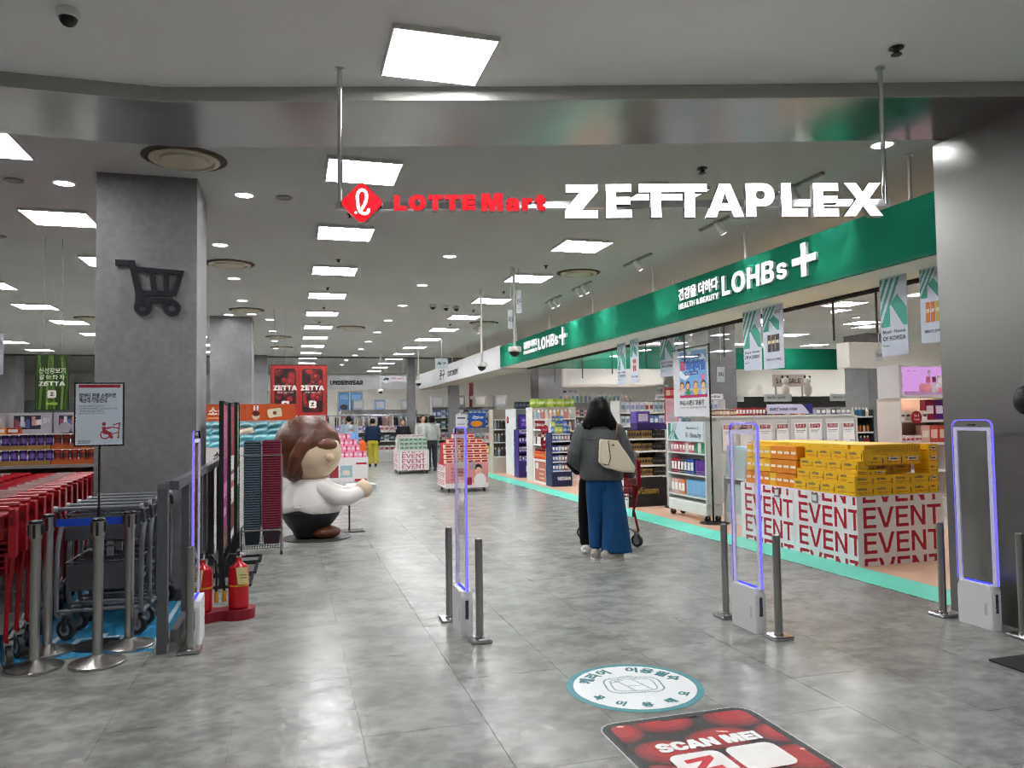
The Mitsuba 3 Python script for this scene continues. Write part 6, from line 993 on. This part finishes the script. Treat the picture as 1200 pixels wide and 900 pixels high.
put('top_board', MB().box(-4.1, -1.65, 9.5, 10.0, 1.425, 1.437, '#c9c3c2'), 'satin', sn); put('upright', MB().box(-1.68, -1.65, 9.5, 10.0, 1.10, 1.44, '#8f8e8c').box(-4.1, -4.07, 9.5, 10, 1.1, 1.44, '#8f8e8c'), 'satin', sn)
for k, (x, w_) in enumerate(((-3.42, .40), (-2.98, .42), (-2.54, .36))):
    m = MB().box(x, x + w_, 9.6, 9.9, 1.438, 1.67, '#9a98a0').rect(toCam(x, 9.6, 1.438), .05, .05, w_ - .16, .15, '#2b2f3c'); F = toCam(x, 9.598, 1.438)
    for q in range(5): m.rect(F, .06 + (w_ - .2) * rng.random(), .05 + .05 * rng.random(), .05, .06, ('#8f9ab0', '#b5a2a0', '#6a6f86', '#c9c4c2')[q % 4], .003 + .0005 * q)
    for q in range(4): m.rect(F, .06 + (w_ - .2) * q / 4, .06 + .03 * (q % 2), .035, .10, ('#8a3a4a', '#c9c4cf', '#4a5a8a', '#b58a8a')[q], .006)
    m.text(F, w_ - .085, .12, .05, '토이', '#c9c6cf', w=.06, bold=2, cjk=True, z=.003); put('toy_box', m, 'satin', None, None, f'grey toy box with a dark window on the snack shelf, {nth(k)} from the left', 'box', 'grey toy boxes on the snack shelf')
LID = MB().cyl((0, 0, 0), (0, .04, 0), .06, n=16, c='#8f8e98')
for k in range(4): put('tin', LID, 'satin', None, at(-2.42 + .115 * k, 9.55, 1.50), f'round grey tin on its side right of the toy boxes, {nth(k)} from left', 'tin', 'round tins on the snack shelf')
row('snack_box', 'box', 'orange snack box on the top board at the left', 'orange snack boxes', bxs(('#c9742a', '#d68a30', '#a8431f'), .12, .07, .1), -3.3, 9.51, 1.438, '-y', 4, .13)
row('snack_bag', 'bag', 'orange snack roll near the cart column', 'snack rolls by the column', [pbox(.2, .12, .11, '#c97a2a', '#d9cdb0', .5)], -2.1, 9.7, 1.55, '-y', 2, .22); put('roll_stand', MB().box(-2.22, -1.68, 9.66, 9.98, 1.438, 1.548, '#c4c2c0').box(-2.2, -1.7, 9.86, 9.98, 1.548, 1.80, '#a9a7a5'), 'satin', None, None, 'small white riser carrying the snack rolls', 'riser')
zp = thing('poster', 'dark green vegetable poster with white lettering over the snack shelf', 'poster'); F = toCam(-2.80, 9.85, 1.70); m = MB().slab(F, 0, 0, .345, .64, .012, '#17200f', -.012).rect(F, .008, .008, .329, .624, '#1f3210', .001)
for k in range(9):
    xx = .01 + .037 * k; m.poly(LineString([(xx, .01), (xx + .02 * math.sin(k), .33), (xx + .03 * math.cos(k * 2), .63)]).buffer(.013).intersection(sbox(.008, .008, .337, .632)), F, ('#35501b', '#4c6a28', '#243a12', '#637f38')[k % 4], .0015 + .0001 * k)
m.text(F, .17, .43, .05, '신선장보기', '#dfe6d6', w=.27, bold=2, cjk=True, anchor='c', z=.004).text(F, .17, .355, .045, '갈 아 타 자', '#d6dfc9', w=.26, bold=2, cjk=True, anchor='c', z=.004).text(F, .17, .28, .05, 'ZETTA', '#f0f2ec', w=.27, wt=800, anchor='c', z=.004).poly(rrect(.125, .14, .09, .09, .018), F, '#e6e4e0', .004).text(F, .17, .165, .04, 'Z', '#3a2a2a', wt=900, anchor='c', z=.005).poly(rrect(.11, .06, .12, .03, .01), F, '#7fa040', .004); put('print_panel', m, 'satin', zp); put('hanger', MB().cyl((-2.72, 9.855, 2.34), (-2.72, 9.855, CEIL), .003, n=5, c='#777').cyl((-2.54, 9.855, 2.34), (-2.54, 9.855, CEIL), .003, n=5, c='#777'), 'satin', zp)
t = thing('hanging_sign', 'white hanging sign cut off by the left edge of the picture', 'sign'); F = toCam(-2.62, 7.0, 1.94); put('board', MB().slab(F, 0, 0, .40, .34, .01, '#b9bfc8', -.01).text(F, .03, .22, .04, '물품 보관함', '#4a4f58', w=.34, bold=2, cjk=True).text(F, .03, .12, .03, '이용 안내', '#4a4f58', w=.3, bold=2, cjk=True), 'satin', t); put('hanger', MB().cyl((-2.55, 6.995, 2.28), (-2.55, 6.995, CEIL), .003, n=5, c='#777').cyl((-2.28, 6.995, 2.28), (-2.28, 6.995, CEIL), .003, n=5, c='#777'), 'satin', t)
# the orange stall
os_ = thing('market_stall', 'stall with an orange header and teal snack bags, behind the basket stack', 'stall'); put('body', MB().box(-1.5, .10, 13.0, 13.7, 0, 1.13, '#c9c4c2').box(-1.5, .10, 13.55, 13.7, 1.13, 1.56, '#a8a4a2'), 'satin', os_)
F = toCam(-1.48, 13.0, 1.56); put('header_board', MB().slab(F, 0, 0, .795, .265, .02, '#b8481a', -.02), 'satin', os_); put('header_board', MB().slab(F, .80, 0, .76, .265, .02, '#b8481a', -.02), 'satin', os_); m = MB().text(F, .22, .10, .11, '소금빵', '#d9c6b4', w=.42, bold=4, cjk=True, z=.002).rect(F, .2, .03, .5, .03, '#d98a55', .002).poly(affinity.rotate(rrect(1.12, .05, .22, .14, .02), 8), F, '#d6c9a8', .002).poly(Point(1.23, .12).buffer(.03, 6), F, '#7a3a1c', .004).poly(Point(.94, .07).buffer(.06, 8), F, '#cfb59a', .002).poly(affinity.scale(Point(.94, .11).buffer(.06, 8), 1, .7), F, '#5a1f20', .003).rect(F, .90, .16, .03, .08, '#d9cfc6', .002).rect(F, .95, .16, .03, .08, '#d9cfc6', .002); put('header_print', m, 'satin', os_); put('post', MB().box(-1.48, -1.45, 13.02, 13.05, 1.13, 1.56, '#9a9896').box(.07, .10, 13.02, 13.05, 1.13, 1.60, '#c9c7c5'), 'satin', os_)
F = toCam(-1.5, 12.995, .92); put('front_print', MB().rect(F, .02, 0, .9, .19, '#cfcaca').text(F, .32, .03, .11, '소금', '#3a3436', w=.22, bold=4, cjk=True, z=.003).poly(Point(.12, .09).buffer(.07, 8), F, '#8a6a70', .003), 'satin', os_)
BG = ppouch(.24, .12, '#4f96a4', '#9cc9cf'); BG2 = ppouch(.24, .12, '#c9c2ac', '#e0d9c6'); BG3 = ppouch(.24, .12, '#3a7f90', '#7fb4bd')
for lv in range(4):
    for i in range(7): put('snack_bag', (BG, BG3, BG, BG2)[rng.randrange(4) if lv < 3 else 0], 'satin', None, at(-1.36 + .22 * i, 13.12 + .07 * lv, 1.133 + .10 * lv) @ T().rotate([0, 1, 0], rng.uniform(-14, 14)) @ T().rotate([1, 0, 0], -35), f'snack bag, {nth(i)} from left in the {nth(lv)} layer of the orange stall', 'bag', 'snack bags on the orange stall')
# the two red posters
rp = thing('poster_stand', 'pair of red posters with tomatoes and white lettering, above the inflatable figure', 'poster stand')
for i in range(2):
    x = -.32 + .465 * i; F = toCam(x, 14.0, 1.64); m = MB().slab(F, 0, 0, .455, .88, .02, '#a82420', -.02).poly(rrect(.045, .05, .365, .78, .05), F, '#2a0c0e', .001)
    clip = rrect(.06, .065, .335, .75, .04)
    for q in range(22): xx, yy, r = .06 + .335 * rng.random(), .08 + .74 * rng.random(), .045 + .025 * rng.random(); m.poly(Point(xx, yy).buffer(r, 6).intersection(clip), F, ('#6a1216', '#8a181c', '#551014')[q % 3], .002 + .0001 * q).poly(Point(xx - .012, yy + .015).buffer(r * .35, 4).intersection(clip), F, '#a53a3a', .0021 + .0001 * q)
    m.text(F, .228, .445, .085, 'ZETTA', '#e6dfdc', w=.40, wt=900, bold=1, anchor='c', z=.006).text(F, .228, .395, .022, '신선을 새롭게, 제타', '#d6c6c4', w=.28, bold=1, cjk=True, anchor='c', z=.006).poly(rrect(.165, .13, .13, .13, .025), F, '#e6e2e0', .006).text(F, .23, .165, .06, 'Z', '#3a1a1c', wt=900, anchor='c', z=.007); put('poster', m, 'satin', rp)
put('post', MB().box(-.34, -.31, 14.02, 14.05, 0, 2.53, '#8f2a26').box(.60, .63, 14.02, 14.05, 0, 2.53, '#8f2a26').box(-.34, .63, 14.02, 14.05, 2.52, 2.545, '#4a1a1a').box(.12, .15, 14.02, 14.05, 0, 2.53, '#8f2a26'), 'satin', rp)
rd_ = shelf('display_stand', 'white rack of pale blue and white packs under the red posters', -.30, .62, 14.1, 14.6, (.4, .8, 1.2), 1.62, '-y', '#cfcdcc')
for lv, z in enumerate((.422, .822, 1.222)): row('goods_pack', 'pack', f'pale pack on the {nth(lv)} board under the red posters', 'packs under the red posters', [pbox(.1, .1, .26, c, '#e3e0de', .4) for c in ('#8fb0c9', '#c9cdd6', '#8a86b4', '#d6cfcc')], -.22, 14.12, z, '-y', 7, .115)
put('hanging_banner', MB().box(-.36, -.05, 15.2, 15.21, 2.05, 2.45, '#7f9fc4').cyl((-.3, 15.205, 2.45), (-.3, 15.205, CEIL), .004, n=5, c='#888').cyl((-.1, 15.205, 2.45), (-.1, 15.205, CEIL), .004, n=5, c='#888'), 'satin', None, None, 'light blue board behind the left red poster', 'banner')
# ================================================================== BACK OF THE STORE
for k, (x, w_) in enumerate(((1.95, .43), (2.44, .48))):
    F = toCam(x, 33.0, 1.95); m = MB().slab(F, 0, 0, w_, .80, .02, '#5f8fc0', -.02).poly(affinity.scale(Point(w_ / 2, .18).buffer(.14, 6), 1.1, .8), F, '#3a4048', .002).rect(F, .05, .5, w_ - .1, .2, '#86aed6', .002); put('poster', m, 'satin', None, None, f'{("left", "right")[k]} one of two blue posters under the dark lettering at the back', 'poster', 'blue posters at the back'); 
put('poster_rack', MB().box(1.9, 2.96, 33.02, 33.06, 2.75, 2.80, '#b9b4ac').box(1.9, 1.94, 33.02, 33.06, 0, 2.78, '#b9b4ac').box(2.92, 2.96, 33.02, 33.06, 0, 2.78, '#b9b4ac'), 'satin', None, None, 'pale frame carrying the two blue posters at the back', 'frame')
cl = thing('clothes_rack', 'long clothes rack with garments at the back of the aisle', 'clothes rack'); put('frame', MB().cyl((1.2, 31.6, 1.75), (6.4, 31.6, 1.75), .025, n=8, c='#b9b9bb').cyl((1.3, 31.6, 0), (1.3, 31.6, 1.75), .025, n=8, c='#b9b9bb').cyl((3.8, 31.6, 0), (3.8, 31.6, 1.75), .025, n=8, c='#b9b9bb').cyl((6.3, 31.6, 0), (6.3, 31.6, 1.75), .025, n=8, c='#b9b9bb'), 'steel', cl)
GA = [soft(loft([(0, 0, -.62, .035, .22), (0, 0, -.3, .03, .20), (0, 0, -.08, .03, .20), (0, 0, -.02, .012, .06)], 14), .2, 0, c) for c in ('#2a2a2c', '#c9c2ba', '#8f8a88', '#d6d2cc', '#b59a94', '#4a4a50', '#e0dcd6')]
for k in range(52): put('garment', GA[rng.randrange(7)], 'cloth', None, at(1.36 + .095 * k, 31.6, 1.73, rng.uniform(-12, 12)), f'garment on the long rack at the back of the aisle, {nth(k)} from left', 'garment', 'garments on the long rack')
run('long shelf at the back of the aisle with folded goods', 1.2, 4.4, 29.0, (.35, .75, 1.1), 1.3, [(0, 3, 7), (6, 0, 4), (3, 0, 2)], 'folded pale goods on the back shelf', 'goods on the back shelf', 'box', .22, .2, boxy=1)
run('shelf of household goods right of the far aisle', 4.95, 7.4, 27.5, (.4, .8, 1.2, 1.6), 2.0, [(4, 0, 6), (3, 4, 0), (6, 4, 7), (0, 4, 1)], 'household goods on the far right shelf', 'goods on the far right shelf', 'box', .26, .17, boxy=.8)
run('shelf of dark goods under the white fascia', 5.3, 7.6, 24.2, (.4, .85, 1.3), 1.75, [(4, 6, 0), (4, 5, 0), (4, 3, 6)], 'goods on the shelf under the white fascia', 'goods under the white fascia', 'box', .26, .15, boxy=.6)
for k, (x, c) in enumerate(((4.5, '#b9bcc2'), (5.3, '#c9c9cc'), (6.1, '#8f9aa6'), (6.9, '#c2bab4'), (7.7, '#a8b0b8'), (3.4, '#8aa4c4'), (2.5, '#b9c6d6'))): put('storage_box', MB().box(0, .45, 0, .3, 0, .42, c).rect(toCam(0, 0, 0), .06, .08, .33, .26, '#e0dfe0'), 'satin', None, at(min(x, 4.7) if x < 5.2 else x - .35, 32.45 if x < 5.2 else 27.55, 2.0), f'boxed household article on top of the back shelves, {nth(k)} in the row', 'box', 'boxed articles on the back shelves')
run('tall white shelf along the back wall', 2.0, 5.2, 32.4, (.5, 1.0, 1.5), 2.0, [(0, 3, 7), (6, 0, 3), (0, 7, 6)], 'pale goods on the tall back shelf', 'goods on the tall back shelf', 'box', .3, .22, boxy=1)
bp_ = thing('poster', 'blue poster with an orange picture on the shelf right of the strawberry stand', 'poster'); F = toCam(5.28, 23.0, 1.27); put('print_panel', MB().slab(F, 0, 0, .55, .46, .02, '#1f4f9e', -.02).text(F, .12, .28, .09, 'Ziploc', '#dfe6f0', w=.34, wt=800, italic=.2).poly(affinity.scale(Point(.25, .12).buffer(.12, 6), 1.6, .8), F, '#d98a2a', .002), 'satin', bp_); put('post', MB().box(5.4, 5.43, 23.02, 23.045, 0, 1.5, '#9a9a9c').box(5.68, 5.71, 23.02, 23.045, 0, 1.5, '#9a9a9c'), 'satin', bp_)
put('price_board', MB().slab(toCam(4.88, 23.02, 1.25), 0, 0, .36, .44, .02, '#cdd0d6', -.02).rect(toCam(4.88, 23.02, 1.25), .05, .3, .25, .05, '#5a6070').rect(toCam(4.88, 23.02, 1.25), .05, .12, .25, .03, '#8a8f9c'), 'satin', None, None, 'white price board left of the blue poster', 'sign')
run('shelf holding the blue poster, right of the strawberry stand', 4.9, 6.6, 23.05, (.4, .8), 1.26, [(4, 5, 6), (6, 4, 3)], 'goods under the blue poster', 'goods under the blue poster', 'box', .28, .15, boxy=.5)
for k, x in enumerate((5.97, 6.60)): put('vertical_banner', MB().slab(toCam(x, 28.6, 1.95), 0, 0, .17, 1.0, .01, '#6a1f22', -.01).rect(toCam(x, 28.6, 1.95), .03, .35, .11, .12, '#cfc4c0').cyl((x + .085, 28.605, 2.95), (x + .085, 28.605, 3.86), .006, n=5, c='#888'), 'satin', None, None, f'narrow dark red banner below the white fascia, {("left", "right")[k]} one', 'banner', 'narrow dark red banners')
cg = MB(); F = toCam(2.73, 24.0, 2.755); cg.slab(F, 0, 0, .78, .175, .02, '#c9c9cf', -.02).poly(Polygon([(.05, .06), (.12, .12), (.24, .11), (.22, .05)]), F, '#2a3050', .002).poly(Point(.09, .045).buffer(.02), F, '#2a3050', .002).poly(Point(.19, .04).buffer(.02), F, '#2a3050', .002).text(F, .32, .07, .06, '카트 보관소', '#a03a55', w=.4, bold=2, cjk=True)
put('hanging_sign', cg.cyl((2.85, 24.0, 2.93), (2.85, 24.0, CEIL), .008, n=6, c='#b9b9bb').cyl((3.4, 24.0, 2.93), (3.4, 24.0, CEIL), .008, n=6, c='#b9b9bb'), 'satin', None, None, 'small white hanging sign with a dark cart, before the back fascia', 'sign')
put('hanging_sign', MB().slab(toCam(7.23, 20.0, 2.16), 0, 0, .55, .2, .02, '#c9c9cf', -.02).poly(Polygon([(.05, .07), (.10, .14), (.18, .13), (.17, .06)]), toCam(7.23, 20.0, 2.16), '#2a3050', .002).text(toCam(7.23, 20.0, 2.16), .22, .08, .06, '계산대', '#5a5f78', w=.26, bold=2, cjk=True).cyl((7.3, 20, 2.36), (7.3, 20, CEIL), .006, n=6, c='#b9b9bb'), 'satin', None, None, 'small white hanging sign beside the grey inner column', 'sign')
for x, y, z, w_, h_4, s_, lab in ((3.0, 10.47, 2.82, .09, .27, '화장실', 'small white sign on the longest ceiling pole, over the dome camera'), (3.13, 10.47, 3.05, .08, .33, '비상구', 'small pale blue sign hanging higher behind the longest pole'), (3.70, 20.0, 2.89, .34, .28, '출구', 'small white hanging sign over the far aisle, in front of the slim post'), (6.40, 10.5, 2.05, .13, .24, '탈의실', 'small white sign hanging above the tall promotion poster'), (7.7, 8.6, 2.24, .12, .16, '안내', 'small grey sign above the pink screen')):
    F = toCam(x, y, z); put('hanging_sign', MB().slab(F, 0, 0, w_, h_4, .012, '#c2ccd4', -.012).text(F, w_ / 2, h_4 * .4, h_4 * .22, s_, '#3a4048', w=w_ * .7, bold=2, cjk=True, anchor='c').cyl((x + w_ / 2, y, z + h_4), (x + w_ / 2, y, CEIL), .006, n=6, c='#c9c9cb'), 'satin', None, None, lab, 'sign')
# left background
run('far shelf at the left behind the snack shelf', -9.5, -3.2, 22.0, (.5, .9, 1.3), 1.6, [(0, 4, 6), (6, 0, 4), (7, 3, 0)], 'goods on the far left shelf', 'goods on the far left shelf', 'box', .26, .3, boxy=1)
put('store_banner', MB().box(-8.9, -7.4, 37.9, 37.995, 2.2, 3.0, '#c9c6c0'), 'satin', None, None, 'white wall sign far at the left, under the lights', 'sign')
put('dark_screen', MB().box(-8.7, -6.2, 27.5, 27.6, 0, 2.35, '#4a4c4e'), 'satin', None, None, 'grey partition far at the left, beside the green poster', 'partition')
